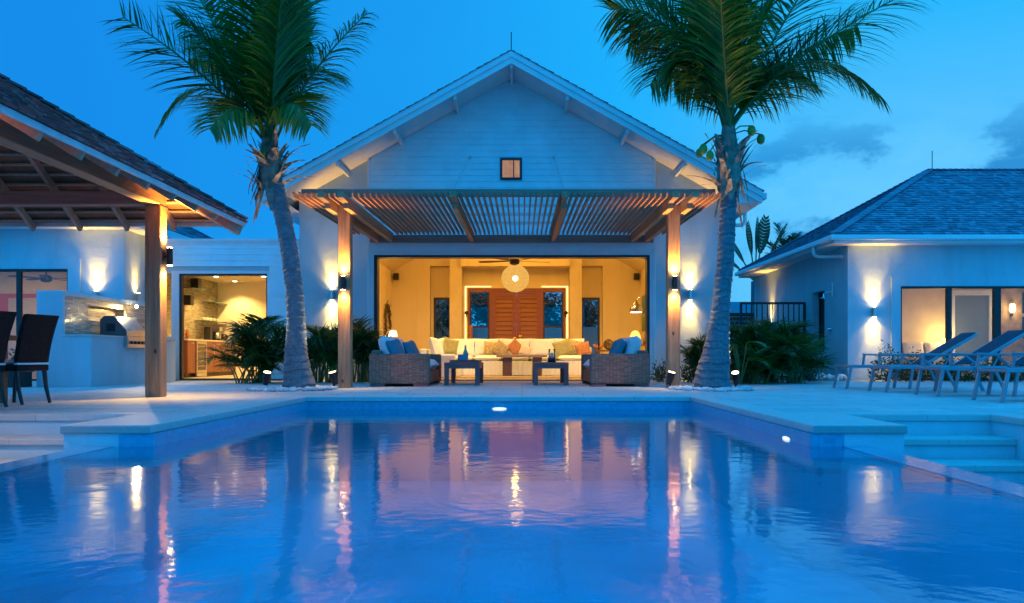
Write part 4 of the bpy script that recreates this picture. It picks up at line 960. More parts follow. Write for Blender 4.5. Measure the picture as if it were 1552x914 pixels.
# railing, fence, shower, far house and far trees
t = thing('railing', 'black metal railing across the passage beside the cottage', 'railing', (7.0,23.2,0)); x0, x1 = 6.06, 7.87
g = MB(); g.box(x0,x1,23.17,23.23,2.03,2.09); g.box(x0,x1,23.18,23.22,.12,.16); g.build('rail', M['black'], t)
for i in range(13):
    x = x0+.025+i*(x1-x0-.05)/12; w_ = .03 if i in (0,12) else .013; box(x-w_,x+w_,23.2-w_,23.2+w_,0 if i in (0,12) else .161,2.029).build('baluster', M['black'], t)
t = thing('wood_fence', 'reddish brown horizontal board fence behind the black railing', 'fence', (10,31,0)); red = wood('red_fence_board', (.16,.03,.012), (.26,.06,.025), 'X', .7, 1, False)
g = MB()
for k_ in range(14): g.box(7.4,12.0,31,31.03,.05+k_*.155,.05+k_*.155+.14)
g.build('board', red, t)
for x in (7.45,9.0,10.5,11.95): box(x-.05,x+.05,31.04,31.14,0,2.25).build('post', red, t)
t = thing('shower', 'outdoor wall shower with round head beside the cottage corner', 'shower', (XR,21.3,2.1))
g = MB(); g.tube([(XR-.02,21.15,2.45),(XR-.02,21.15,2.1)], .008, 8); g.tube([(XR,21.05,2.20),(XR-.12,21.1,2.22),(XR-.20,21.15,2.19)], .011, 8); g.build('pipe', M['chrome'], t)
MB().lathe((XR-.22,21.2,2.05), [(.09,0),(.09,.02),(.03,.05),(.015,.13)], 16).build('shower_head', M['chrome'], t); MB().tube([(XR-.001,21.3,1.28),(XR-.05,21.3,1.28),(XR-.09,21.3,1.28)], [.06,.04,.03], 14).build('valve', M['chrome'], t)
fh = thing('distant_house', 'low distant house with dark hipped roof beyond the passage', 'house', (13,48,0))
box(9.5,24,48,56,0,2.3).build('wall', M['stucco'], fh); q = MB(); q.add([(9,47.5,2.3),(24.5,47.5,2.3),(24.5,56.5,2.3),(9,56.5,2.3),(13,52,4.0),(20,52,4.0)], [(0,1,5,4),(3,4,5,2),(0,4,3),(1,2,5)]); q.build('roof', M['shingle'], fh)
def farpalm(x, y, h, label, seed, n=16, L_=2.6, upright=.75):
    rnd = random.Random(seed); t = thing('distant_palm', label, 'palm tree', (x,y,0), 'palms beyond the houses'); MB().tube([(x,y,0),(x+.1,y,h)], [.2,.13], 10).build('trunk', M['trunk'], t); g = MB()
    for i in range(n):
        an = rnd.uniform(0,6.28); a = Vector((x+.1,y,h)); o_ = Vector((math.cos(an), math.sin(an), 0)); e = rnd.uniform(upright-.35, upright+.3); ll = L_*rnd.uniform(.7,1.1)
        frond(g, a, a+o_*ll*.4*(1.2-e)+Vector((0,0,ll*.75*e)), a+o_*ll*.8*(1.25-e)+Vector((0,0,ll*(1.15*e-.25))), ln=.5, n=34, hang=.25, seed=seed*70+i, wl=.05, tone=(0,1), start=.25, rr=.03)
    g.build('crown', [M['far_leaf'], M['stalk']], t)
def fanpalm(x, y, h, label, seed, blades):
    """traveller's palm: broad paddle blades standing in one plane"""
    t = thing('travellers_palm', label, 'palm tree', (x,y,0)); MB().tube([(x,y,0),(x,y,h)], [.2,.16], 10).build('trunk', M['trunk'], t); g = MB(); rnd = random.Random(seed)
    for (an, L_, w) in blades:
        a = Vector((x,y,h)); d = Vector((math.sin(an), rnd.uniform(-.1,.1), math.cos(an))).normalized(); s_ = Vector((math.cos(an), .5, -math.sin(an))).normalized(); g.m = 1; g.tube([a, a+d*L_*.45], .03, 6); g.m = 0
        n_ = 12
        for k_ in range(n_):
            u0, u1 = k_/n_, (k_+.9)/n_; f0 = w*math.sin(math.pi*min(.97,u0*.9+.08))**.7
            for sg in (-1,1):
                b0 = a+d*L_*(.42+.58*u0); b1 = a+d*L_*(.42+.58*u1); g.add([b0,b1,b1+s_*sg*f0+d*.12,b0+s_*sg*f0+d*.10], [(0,1,2,3)], rnd.random())
    g.build('crown', [M['far_leaf'], M['stalk']], t)
fanpalm(9.35, 33.5, 3.6, 'paddle-leaved palm standing up behind the cottage eave', 5, [(-.12,2.4,.16),(.02,2.5,.10),(.16,2.6,.34),(.5,2.6,.08),(-.5,1.9,.12),(.85,2.0,.1),(-.9,1.6,.1)])
farpalm(11.0, 35.0, 3.3, 'feathery palm just right of the paddle-leaved palm', 6, 14, 2.8, .8); farpalm(12.6, 36.5, 3.5, 'feathery palm half hidden by the cottage roof', 7, 16, 2.6, .75); farpalm(9.6, 30.0, 1.9, 'low palm with crossing stalks behind the board fence', 8, 14, 2.3, .55)
def tree(x, y, h, r_, label, seed):
    rnd = random.Random(seed); t = thing('garden_tree', label, 'tree', (x,y,0), 'trees behind the pool house'); g = MB(); g.tube([(x,y,0),(x+.1,y,h*.5),(x,y,h*.8)], [.16,.11,.05], 8)
    tips = []
    for i in range(7):
        an = i*.9+rnd.random(); p_ = Vector((x+math.cos(an)*r_*.6, y+math.sin(an)*r_*.6, h*rnd.uniform(.5,.95))); g.tube([(x+.05,y,h*rnd.uniform(.3,.55)), p_], [.06,.02], 6); tips.append(p_)
    g.build('trunk', M['trunk'], t); g = MB()
    for p_ in tips:
        for k_ in range(520):
            c = p_+Vector((rnd.gauss(0,.45),rnd.gauss(0,.45),rnd.gauss(0,.38)))*r_*.55; dv = Vector((rnd.uniform(-1,1),rnd.uniform(-1,1),rnd.uniform(-1,.6))).normalized(); s_ = dv.orthogonal(); L_ = rnd.uniform(.12,.24); g.add([c,c+dv*L_*.5+s_*L_*.2,c+dv*L_,c+dv*L_*.5-s_*L_*.2], [(0,1,2,3)], rnd.random())
    g.build('crown', M['far_leaf'], t)
tag(MB().box(-9,9,33,33.2,0,1.75).build('garden_wall', M['stucco']), 'plain white garden wall behind the pool house, seen through its door glass', 'wall')
tree(-3.6,34,3.6,1.6,'leafy tree seen through the left narrow window',1); tree(3.3,34.5,3.4,1.6,'leafy tree seen through the right narrow window',2); tree(-1.3,36,3.4,1.3,'leafy tree seen through the left door sidelight',3); tree(1.7,36,3.5,1.3,'leafy tree seen through the right door sidelight',4)
# ================================================================== TERRACE FURNITURE
def loveseat():
    """local: front towards +X, arms at -Y and +Y"""
    t = thing('wicker_sofa', 'grey wicker loveseat with white back cushions and teal pillows on the left of the terrace', 'sofa', (0,0,0), 'wicker loveseats facing each other'); D, W = 1.15, 2.5
    k = dict(parent=t, bevel=.03)
    for s in (-1, 1):
        MB().box(-D/2,D/2,min(s*W/2,s*(W/2-.24)),max(s*W/2,s*(W/2-.24)),.05,.63).build('arm', M['wicker'], **k)
        for x in (-D/2+.02, D/2-.30): MB().box(x,x+.28,min(s*(W/2-.02),s*(W/2-.22)),max(s*(W/2-.02),s*(W/2-.22)),0,.048).build('foot', M['grey_wood'], t)
    MB().box(-D/2+.003,-D/2+.2,-W/2+.242,W/2-.242,.05,.70).build('backrest', M['wicker'], **k)
    MB().box(-D/2+.202,D/2-.03,-W/2+.242,W/2-.242,.05,.30).build('seat_base', M['wicker'], **k)
    for s in (-1, 1):
        g = MB(); g.pillow(TM((.10,s*.505,.40), rx=rad(90), rz=0), .92, .99, .26, 10, .02); g.build('seat_cushion', M['cush_white'], t, smooth=True)
        g = MB(); g.pillow(TM((-.30,s*.505,.72), ry=0) @ Matrix.Rotation(rad(-15),4,'Y') @ Matrix.Rotation(rad(90),4,'Z'), .96, .55, .28, 10, .03); g.build('back_cushion', M['cush_white'], t, smooth=True)
    for s, o in ((-1,-.15),(1,.2)):
        g = MB(); g.pillow(TM((-.08+.05*s,s*.72+o*.3,.70)) @ Matrix.Rotation(rad(-24),4,'Y') @ Matrix.Rotation(rad(75),4,'Z'), .5, .46, .18, 10); o_ = g.build('throw_pillow', M['cush_teal'], t, smooth=True)
    return t
s1 = loveseat(); s1.location = (-2.355,17.25,0)
dup(s1, (1.885,17.25,0), math.pi, 'grey wicker loveseat with white back cushions and teal pillows on the right of the terrace')
def side_table(x, label, base=None):
    t = thing('coffee_table', label, 'coffee table', (0,0,0), 'low grey wooden tables on the terrace')
    MB().box(-.355,.355,-.875,.875,.40,.455).build('tabletop', M['grey_wood'], t, bevel=.004, world=True)
    for a in (-1,1):
        for b in (-1,1): MB().box(min(a*.353,a*.263),max(a*.353,a*.263),min(b*.873,b*.783),max(b*.873,b*.783),0,.399).build('leg', M['grey_wood'], t)
    g = MB(); g.box(-.262,.262,-.868,-.84,.335,.399); g.box(-.262,.262,.84,.868,.335,.399); g.box(-.348,-.32,-.782,.782,.335,.399); g.box(.32,.348,-.782,.782,.335,.399); g.build('apron', M['grey_wood'], t)
    t.location = (x,17.63,0); return t
ct = side_table(-1.205, 'low grey wooden table carrying a tray and a teal bottle')
dup(ct, (.585,17.63,0), 0, 'low grey wooden table carrying a dark candle holder')
tag(MB().box(-1.47,-.87,17.0,18.0,.456,.505).build('tray', M['grey_wood'], bevel=.004), 'grey wooden tray lying on the left terrace table', 'tray')
tm = plain('teal_ceramic', (.06,.22,.32), .4, .1)
bx = MB(); bx.box(-1.33,-1.12,17.3,17.5,.506,.62); tag(bx.build('ceramic_box', tm, bevel=.008), 'teal blue box in front of the bottle on the left table', 'box')
tag(MB().lathe((-1.19,17.62,.506), [(.05,0),(.058,.02),(.055,.14),(.025,.22),(.018,.30),(.022,.31)], 14).build('bottle', plain('teal_glass', (.05,.35,.28), .08, .1), smooth=True), 'green glass bottle standing on the left terrace table', 'bottle')
t = thing('candle_holder', 'dark round candle holder with glass cylinder on the right table', 'candle holder', (.62,17.3,.456)); MB().lathe((.62,17.3,.456), [(.085,0),(.085,.10),(.08,.105)], 18).build('base', plain('navy_ceramic', (.01,.015,.035), .35, .1), t, smooth=True)
g = MB(); g.lathe((.62,17.3,.562), [(.07,0),(.07,.17)], 16); g.build('glass_cylinder', M['glass_clear'], t, smooth=True); MB().lathe((.62,17.3,.563), [(.03,0),(.03,.08)], 12).build('candle', M['linen'], t)

def lounger():
    t = thing('sun_lounger', 'farthest sun lounger with navy sling, its backrest raised, nearest the lit cottage wall lamp', 'sun lounger', (0,0,0), 'row of navy sling sun loungers'); W = .31; zt = .40; A_ = M['alu']
    g = MB()
    for s in (-1,1): g.beam((0,s*W,zt),(1.95,s*W,zt),.035,.05)
    for x in (.02,.62,1.36,1.93): g.beam((x,-W+.018,zt-.002),(x,W-.018,zt-.002),.04,.04)
    g.build('frame', A_, t, bevel=.006)
    g = MB(); n_ = 10
    for i in range(n_):
        x0,x1 = .04+i*1.30/n_, .04+(i+1)*1.30/n_; z0_,z1_ = zt+.022-.022*math.sin(math.pi*i/n_), zt+.022-.022*math.sin(math.pi*(i+1)/n_)
        g.add([(x0,-W+.02,z0_),(x1,-W+.02,z1_),(x1,W-.02,z1_),(x0,W-.02,z0_),(x0,-W+.02,z0_-.006),(x1,-W+.02,z1_-.006),(x1,W-.02,z1_-.006),(x0,W-.02,z0_-.006)], [(0,1,2,3),(7,6,5,4),(0,4,5,1),(2,6,7,3)])
    g.build('seat_sling', M['navy'], t)
    for s in (-1,1):
        MB().beam((.03,s*W,zt-.026),(-.05,s*(W+.005),0),.04,.045,(1,0,0)).build('leg', A_, t, bevel=.005); MB().beam((1.12,s*W,zt-.026),(1.06,s*(W+.005),0),.04,.045,(1,0,0)).build('leg', A_, t, bevel=.005); MB().beam((1.70,s*W,zt-.026),(1.88,s*(W+.005),0),.04,.045,(1,0,0)).build('leg', A_, t, bevel=.005)
        g = MB(); ya = s*(W+.045); g.beam((.50,ya,zt),(.53,ya,.615),.035,.04,(1,0,0)); g.beam((.50,ya,.617),(1.20,ya,.595),.045,.03); g.beam((1.19,ya,.60),(1.45,ya,zt),.035,.035,(1,0,0)); g.build('armrest', A_, t, bevel=.005)
    b0, b1 = Vector((1.34,0,zt+.02)), Vector((2.27,0,.975)); g = MB()
    for s in (-1,1): g.beam(b0+Vector((0,s*(W-.04),0)), b1+Vector((0,s*(W-.04),0)), .035,.05)
    g.beam(b1+Vector((0,-W+.06,0)), b1+Vector((0,W-.06,0)), .04,.04); bf = g.build('backrest_frame', A_, t, bevel=.006)
    g = MB(); g.beam(b0+Vector((.02,0,.03)), b1+Vector((-.01,0,.028)), (W-.06)*2, .01); g.build('back_sling', M['navy'], bf)
    g = MB()
    for s in (-1,1): g.beam((1.85,s*(W-.05),.70),(1.68,s*(W-.02),zt),.022,.022)
    g.build('support_strut', A_, t); return t
lg = lounger(); lg.location = (5.80,15.1,0); lg.rotation_euler.z = rad(-.6)
for i, (x, y, a, lab) in enumerate(((5.86,13.65,1.0,'second farthest navy sling sun lounger, its backrest before the cottage glass door'),(5.98,12.25,1.5,'navy sling sun lounger next to the nearest one, its backrest cut by the frame edge'),(6.04,10.75,1.5,'nearest navy sling sun lounger, mostly outside the frame at far right'))): dup(lg, (x,y,0), rad(a), lab)

def dining_chair():
    """local: faces -X"""
    t = thing('dining_chair', 'dark wicker dining chair nearest the grill counter, seen from behind', 'dining chair', (0,0,0), 'dark wicker dining chairs'); W = .245
    b0, b1 = Vector((.22,0,.50)), Vector((.37,0,1.075)); g = MB(); vs = []
    for i in range(9):
        u = i/8; p = b0.lerp(b1,u)+Vector((.02*math.sin(u*math.pi)*-1,0,0)); vs += [p+Vector((-.03,-W*(1+.05*u),0)), p+Vector((-.03,W*(1+.05*u),0)), p+Vector((.03,W*(1+.05*u),.005)), p+Vector((.03,-W*(1+.05*u),.005))]
    fs = [(3,2,1,0),(32,33,34,35)]
    for i in range(8):
        for k_ in range(4): fs.append((i*4+k_, i*4+(k_+1)%4, i*4+4+(k_+1)%4, i*4+4+k_))
    g.add(vs, fs); g.build('backrest', M['wicker_dark'], t, bevel=.012)
    MB().box(-.25,.25,-W,W,.40,.475).build('seat_frame', M['wicker_dark'], t, bevel=.01); g = MB(); g.pillow(TM((-.03,0,.505), rx=rad(90)), .48, .47, .07, 8, .0); g.build('seat_cushion', M['cush_white'], t, smooth=True)
    MB().box(.20,.252,-W-.002,W+.002,.477,.497).build('piping', M['cush_white'], t)
    for s in (-1,1):
        MB().tube([(-.21,s*(W-.03),.40),(-.23,s*(W-.03),0)], [.026,.019], 8).build('leg', M['black'], t); MB().tube([(.21,s*(W-.03),.40),(.235,s*(W-.03),.2),(.29,s*(W-.03),0)], [.028,.024,.019], 8).build('leg', M['black'], t)
    return t
dc = dining_chair(); dc.location = (-6.16,10.17,0); dc.rotation_euler.z = rad(-12)
dup(dc, (-6.15,9.28,0), rad(-8), 'dark wicker dining chair at the left edge, nearer the camera')
t = thing('dining_table', 'wooden dining table under the pavilion, its end showing between chairs', 'dining table', (-6.9,8.9,0)); tw = wood('table_teak', (.16,.09,.05), (.30,.18,.10), 'Y')
MB().box(-7.55,-6.28,7.0,10.6,.775,.835).build('tabletop', tw, t, bevel=.008)
for x in (-7.45,-6.50):
    for y in (7.2,10.3): MB().box(x,x+.1,y,y+.1,0,.774).build('leg', tw, t)

# ================================================================== LIVING ROOM
tag(MB().box(-2.9,2.3,22.4,27.0,.004,.016).build('rug', M['rug']), 'woven tan rug under the white sofa', 'rug')
so = thing('sectional_sofa', 'long white slip-covered corner sofa facing the terrace', 'sofa', (-.4,25.6,.016)); L_ = plain('white_sofa_linen', (.80,.84,.94), .9, .04, 5, bs=.25, bscale=18)
g = MB(); g.box(-2.05,1.95,25.4,26.5,.03,.44); g.box(-2.85,-2.06,23.35,26.5,.03,.44); g.build('base', L_, so, bevel=.02)
g = MB(); xs = [-2.05+i*.02 for i in range(201)]
g.add([(x,25.38-.02*math.sin(i*.9)*(1 if i%50 else 3),.02) for i, x in enumerate(xs)]+[(x,25.385,.43) for x in xs], [(i,i+1,202+i,201+i) for i in range(200)]); g.build('skirt', L_, so, smooth=True)
g = MB(); n_ = 46; ys = [(-2.87+i*.022,23.335-.014*math.sin(i*1.1)) for i in range(n_)]
g.add([(x,y,.02) for x,y in ys]+[(x,23.342,.44) for x,y in ys], [(i,i+1,n_+i+1,n_+i) for i in range(n_-1)])
ys = [(-1.84+.016*math.sin(i*1.2),23.36+i*.05) for i in range(42)]; g.add([(x,y,.02) for x,y in ys]+[(-1.85,y,.44) for x,y in ys], [(i,i+1,43+i,42+i) for i in range(41)]); g.build('side_skirt', L_, so, smooth=True)
MB().box(-2.88,-1.86,23.36,23.62,.03,.645).build('arm', L_, so, bevel=.05); MB().box(1.952,2.2,25.4,26.5,.03,.66).build('arm', L_, so, bevel=.05)
MB().box(-2.9,-2.72,23.622,26.5,.03,.80).build('backrest', L_, so, bevel=.04); MB().box(-2.71,2.2,26.35,26.6,.03,.88).build('backrest', L_, so, bevel=.04)
sp = [-2.44,-1.48,-.62,.23,1.07,1.95]
for a, b in zip(sp[:-1], sp[1:]):
    c = (a+b)/2; g = MB(); g.pillow(TM((c,25.85,.53), rx=rad(90)), b-a-.01, .95, .2, 10, .01); g.build('seat_cushion', L_, so, smooth=True); g = MB(); g.pillow(TM((c,26.12,.87), rx=rad(-10)), b-a+.02, .56, .26, 10, .05); g.build('back_cushion', L_, so, smooth=True)
for y in (24.15,24.95): g = MB(); g.pillow(TM((-2.30,y,.53), rx=rad(90)), .85, .8, .2, 10, .01); g.build('seat_cushion', L_, so, smooth=True)
g = MB(); g.pillow(TM((-2.52,24.1,.86)) @ Matrix.Rotation(rad(-16),4,'Y') @ Matrix.Rotation(rad(90),4,'Z'), .78, .58, .26, 10, .06); g.build('back_cushion', L_, so, smooth=True); g = MB(); g.pillow(TM((-2.42,25.0,.86)) @ Matrix.Rotation(rad(-16),4,'Y') @ Matrix.Rotation(rad(70),4,'Z'), .72, .55, .24, 10, .06); g.build('back_cushion', L_, so, smooth=True)
def throw(px, py, d, w, mat, lab, rz=0, ry=0): 
    p = P(px,py,d); g = MB(); g.pillow(TM(p, rx=rad(-14)) @ Matrix.Rotation(rad(ry),4,'Y') @ Matrix.Rotation(rad(rz),4,'Z'), w, w*.95, .17, 10, .08); tag(g.build('throw_pillow', M[mat], smooth=True), lab, 'pillow', 'throw pillows on the white sofa')
throw(683,525,25.0,.52,'cush_sage','olive green pillow in the left corner of the white sofa',35,8)
throw(744,528,25.78,.46,'cush_pattern','beige patterned pillow left of the orange diamond pillow, standing upright',0,5); throw(759,529,25.62,.46,'cush_pattern','tilted beige patterned pillow touching the orange diamond pillow',10,35); throw(781,527,25.66,.46,'cush_orange','orange pillow turned on its corner mid sofa',0,45); throw(796,532,25.5,.36,'linen','small white pillow right of the orange diamond pillow',0,20)
throw(853,528,25.62,.56,'cush_sage','large sage green pillow at the right end of the sofa',0,-18); throw(871,526,25.8,.48,'cush_pattern','beige patterned pillow behind the sage green one on the right',0,12); throw(884,530,25.6,.46,'cush_orange','orange pillow leaning at the right arm of the sofa',-20,-14)
t = thing('coffee_table', 'brown wooden coffee table with thick pale top before the white sofa', 'coffee table', (0,24.5,.016)); MB().box(-.74,.74,24.1,24.95,.555,.635).build('tabletop', wood('pale_elm', (.30,.20,.12), (.48,.35,.23), 'X', .5), t, bevel=.012)
for x in (-.56,.31): MB().box(x,x+.27,24.15,24.9,.017,.554).build('leg', M['brown_wood'], t)
# pendant globe, ceiling fan
t = thing('pendant_globe', 'large round woven pendant lamp glowing above the white sofa', 'pendant lamp', (-.19,24,2.43)); c = Vector((-.19,24,2.825))
m, nt, b, N, L = newmat('woven_glow_shade'); N.remove(b)
f = noise(nt, 28, 5, coords(nt,(1,1,2)), .7); e = N.new('ShaderNodeEmission'); L.new(ramp(nt, f, [(.35,(.62,.27,.04)),(.62,(1,.56,.13))]), e.inputs[0]); e.inputs[1].default_value = 1.05
tr = N.new('ShaderNodeBsdfTransparent'); ms = N.new('ShaderNodeMixShader'); ms.inputs[0].default_value = .88; L.new(tr.outputs[0], ms.inputs[1]); L.new(e.outputs[0], ms.inputs[2]); L.new(ms.outputs[0], N['Material Output'].inputs[0])
g = MB(); g.ball(c, .40, 28, 18); g.build('shade', m, t, smooth=True); MB().ball(c, .075).build('bulb', M['hot'], t, smooth=True); MB().tube([c+Vector((0,0,.39)), (c.x,c.y,5.8)], .006, 5).build('cord', M['black'], t); point(t, c+Vector((0,0,-.1)), 60, ROOM, .08)
def fan(loc, r_, label, mat, a0=.3, drop=.5):
    c = Vector(loc); t = thing('ceiling_fan', label, 'ceiling fan', c); MB().lathe(c, [(.05,-.10),(.13,-.07),(.14,.04),(.05,.09)], 16).build('motor', mat, t, smooth=True); MB().tube([c+Vector((0,0,.08)), c+Vector((0,0,drop))], .018, 8).build('rod', mat, t)
    for i in range(5):
        a = a0+i*2*math.pi/5; d = Vector((math.cos(a),math.sin(a),0)); s_ = Vector((-d.y,d.x,.14)).normalized(); vs = []
        for u, w in ((.12,.04),(.3,.05),(.75,.085),(.95,.075),(1,.04)): vs += [c+d*r_*u-s_*w, c+d*r_*u+s_*w]
        g = MB(); g.add(vs+[v+Vector((0,0,.012)) for v in vs], [(2*i_,2*i_+1,2*i_+3,2*i_+2) for i_ in range(4)]+[(12+2*i_-2,12+2*i_,12+2*i_+1,12+2*i_-1) for i_ in range(4)]+[(2*i_,2*i_+2,12+2*i_,10+2*i_) for i_ in range(4)]+[(2*i_+1,11+2*i_,13+2*i_,2*i_+3) for i_ in range(4)]); g.build('blade', mat, t)
fan((-.2,22.6,3.16), 1.02, 'dark wooden ceiling fan in the living room above the globe', wood('fan_walnut', (.06,.028,.014), (.12,.06,.03), 'X'), .35, 2.2)
fan((-12.3,21.6,2.60), .85, 'dark ceiling fan behind the guest wing glass', M['black'], .1, .25)
# lamps
t = thing('reading_lamp', 'small white shaded lamp on a bent arm at the left wall', 'lamp', P(588,560,26)); p = P(595.5,505,26); t.location.z = .003
MB().tube([(p.x-.28,26,.004),(p.x-.28,26,1.15),(p.x-.12,26,1.42),(p.x,26,1.40)], .012, 8).build('arm', M['steel'], t); MB().tube([(p.x-.28,26,.004),(p.x-.28,26,.03)], .14, 16).build('base', M['steel'], t)
m = emit('white_glow_shade', (1,.80,.52), 1.8); g = MB(); g.lathe((p.x,26,p.z-.11), [(.15,0),(.11,.17),(.05,.2)], 16); g.build('lamp_shade', m, t, smooth=True); point(t, (p.x,25.9,p.z-.2), 18, (1,.65,.25), .06)
st = thing('side_table', 'dark side table with the glowing lamp behind the right loveseat', 'table', (3.5,25.5,.003)); MB().box(3.15,3.95,25.2,25.9,.90,.96).build('tabletop', M['brown_wood'], st)
for x in (3.17,3.86):
    for y in (25.22,25.81): MB().box(x,x+.07,y,y+.07,.004,.899).build('leg', M['brown_wood'], st)
m, nt, b, N, L = newmat('glowing_stone_shade'); f = noise(nt, 9, 5, coords(nt)); L.new(ramp(nt, f, [(.35,(1,.42,.03)),(.65,(1,.72,.18))]), b.inputs['Emission Color']); b.inputs['Emission Strength'].default_value = 1.5; b.inputs['Base Color'].default_value = (.6,.4,.1,1)
t = thing('table_lamp', 'glowing yellow stone lamp on the dark side table', 'lamp', (3.46,25.5,.962)); g = MB(); g.lathe((3.46,25.5,.985), [(.15,0),(.18,.10),(.16,.24),(.10,.34),(.03,.38)], 16); g.build('lamp_shade', m, t, smooth=True); MB().tube([(3.46,25.5,.962),(3.46,25.5,.984)], .13, 16).build('base', M['black'], t); point(t, (3.46,25.3,1.55), 16, (1,.6,.12), .06)
tag(MB().lathe((3.78,25.5,.962), [(.07,0),(.09,.12),(.06,.25),(.03,.34),(.04,.38)], 14).build('vase', M['brown_wood'], smooth=True), 'dark slim vase right of the glowing stone lamp', 'vase')
t = thing('arc_lamp', 'chrome dome floor lamp on a curved arm at the right wall', 'floor lamp', (3.98,24.6,.003)); p = P(964,470,24.5)
pts = [Vector((3.98,24.6,.03)), Vector((4.04,24.6,1.2)), Vector((4.02,24.58,2.0))]; pts += [bez(Vector((4.02,24.58,2.0)), Vector((4.0,24.55,2.75)), Vector((p.x,24.5,p.z+.30)), i/10) for i in range(1,11)]
MB().tube(pts, .014, 8).build('arm', M['chrome'], t, smooth=True); MB().tube([(3.98,24.6,.004),(3.98,24.6,.05)], .17, 20).build('base', M['stone_top'], t); g = MB(); g.lathe((p.x,24.5,p.z-.06), [(.19,0),(.188,.09),(.15,.2),(.07,.27),(.02,.36)], 20); o = g.build('dome', plain('satin_chrome', (.38,.38,.40), .22, .05, metal=1), t, smooth=True); MB().tube([(p.x,24.5,p.z-.062),(p.x,24.5,p.z-.068)], .16, 18).build('lens', M['hot_soft'], t); spot(t, (p.x,24.5,p.z-.08), (0,0,-1), 50, 110, .5, (1,.68,.28), .08)
# wall pieces
t = thing('twig_wreath', 'large dark twig wreath hanging on the left living room wall', 'wreath', (-4.585,28.1,1.2)); g = MB(); rnd = random.Random(4)
for k_ in range(46):
    a = rnd.uniform(0,6.28); r_ = .46+rnd.gauss(0,.06); g.tube([(-4.56+rnd.uniform(0,.09),28.1+r_*math.cos(a+i*.22)*(1+rnd.gauss(0,.03)),1.77+r_*1.15*math.sin(a+i*.22)) for i in range(7)], .011, 4)
g.build('twigs', plain('dark_twig', (.07,.05,.03), .8, .3), t)
tag(box(-4.50,-4.32,29.2,29.4,3.27,3.5).build('speaker', M['black'], bevel=.01), 'small black wall speaker in the left corner of the living room', 'speaker', 'small black wall speakers'); tag(box(3.93,4.11,29.2,29.4,3.27,3.5).build('speaker', M['black'], bevel=.01), 'small black wall speaker in the right corner of the living room', 'speaker', 'small black wall speakers')
m, nt, b, N, L = newmat('abstract_sea_painting'); v = posvec(nt); sp_ = N.new('ShaderNodeSeparateXYZ'); L.new(v, sp_.inputs[0]); mr = N.new('ShaderNodeMapRange'); mr.inputs[1].default_value = 1.45; mr.inputs[2].default_value = 2.65; L.new(sp_.outputs[2], mr.inputs[0])
ad = N.new('ShaderNodeMath'); ad.operation = 'MULTIPLY_ADD'; L.new(noise(nt, 5, 5, v), ad.inputs[0]); ad.inputs[1].default_value = .25; L.new(mr.outputs[0], ad.inputs[2])
L.new(ramp(nt, ad.outputs[0], [(.1,(.10,.22,.03)),(.5,(.16,.32,.08)),(.6,(.45,.42,.25)),(.64,(.03,.12,.18)),(1,(.08,.28,.36))]), b.inputs['Base Color'])
t = thing('painting', 'blue and green abstract painting on the right living room wall', 'painting', (4.16,28,1.45)); box(4.135,4.169,27.15,28.85,1.45,2.65).build('canvas', m, t)
t = thing('console_table', 'console table with a rattan ball right of the white sofa', 'table', (2.75,26.6,.003)); box(2.35,3.1,26.3,26.9,.74,.79).build('tabletop', M['brown_wood'], t)
for x in (2.37,3.02):
    for y in (26.32,26.82): MB().box(x,x+.06,y,y+.06,.004,.739).build('leg', M['brown_wood'], t)
g = MB(); rnd = random.Random(9); c = Vector((2.76,26.55,.965))
for k_ in range(16):
    ax = Vector((rnd.gauss(0,1),rnd.gauss(0,1),rnd.gauss(0,1))).normalized(); a_ = ax.orthogonal().normalized(); b_ = ax.cross(a_); g.tube([c+(a_*math.cos(i*.5236)+b_*math.sin(i*.5236))*.165 for i in range(13)], .010, 4, False)
tag(g.build('rattan_ball', plain('rattan', (.14,.09,.05), .7, .3)), 'open rattan ball on the console right of the sofa', 'ornament')
g = MB(); rnd = random.Random(12)
for k_ in range(16):
    a = rnd.uniform(0,6.28); g.tube([(2.42,26.45,.792),(2.42+math.cos(a)*.09,26.45+math.sin(a)*.09,.87),(2.42+math.cos(a)*.2*rnd.uniform(.5,1),26.45+math.sin(a)*.15,.87+rnd.uniform(0,.15))], [.03,.02,.012], 6)
tag(g.build('coral_ornament', plain('orange_coral', (.5,.2,.07), .6, .2), smooth=True), 'orange branching coral ornament beside the rattan ball', 'ornament')
t = thing('console_table', 'narrow console table behind the sofa left of the double door', 'table', (-1.75,28.6,.003)); box(-2.05,-1.5,28.4,28.8,1.05,1.1).build('tabletop', M['brown_wood'], t)
for x in (-2.04,-1.57): MB().box(x,x+.06,28.45,28.75,.004,1.049).build('leg', M['brown_wood'], t)
g = MB(); g.lathe((-1.76,28.6,1.101), [(.09,0),(.09,.06),(.05,.08),(.085,.16),(.05,.22),(.09,.3),(.05,.36),(.08,.44),(.06,.52),(.02,.56)], 12); tag(g.build('carved_totem', plain('carved_red_wood', (.28,.10,.05), .6, .4, 12), smooth=True), 'carved reddish totem on the narrow console by the door', 'ornament')
t = thing('console_table', 'long console table behind the white sofa backrest', 'table', (0,27.2,.003)); box(-.9,.9,27.0,27.4,1.03,1.08).build('tabletop', M['brown_wood'], t)
for x in (-.88,.8): MB().box(x,x+.08,27.02,27.38,.004,1.029).build('leg', M['brown_wood'], t)
for px, py, lab in ((780,513,'lower round brass ball ornament above the sofa back'),(788.5,510,'higher round brass ball ornament above the sofa back')):
    p = P(px,py,27.2); g = MB(); g.ball(p, .058, 14, 10); g.tube([(p.x,p.y,1.081),(p.x,p.y,p.z-.05)], .02, 8); tag(g.build('brass_ball', plain('brass', (.75,.5,.18), .25, .1, metal=1), smooth=True), lab, 'ornament', 'brass balls behind the sofa')
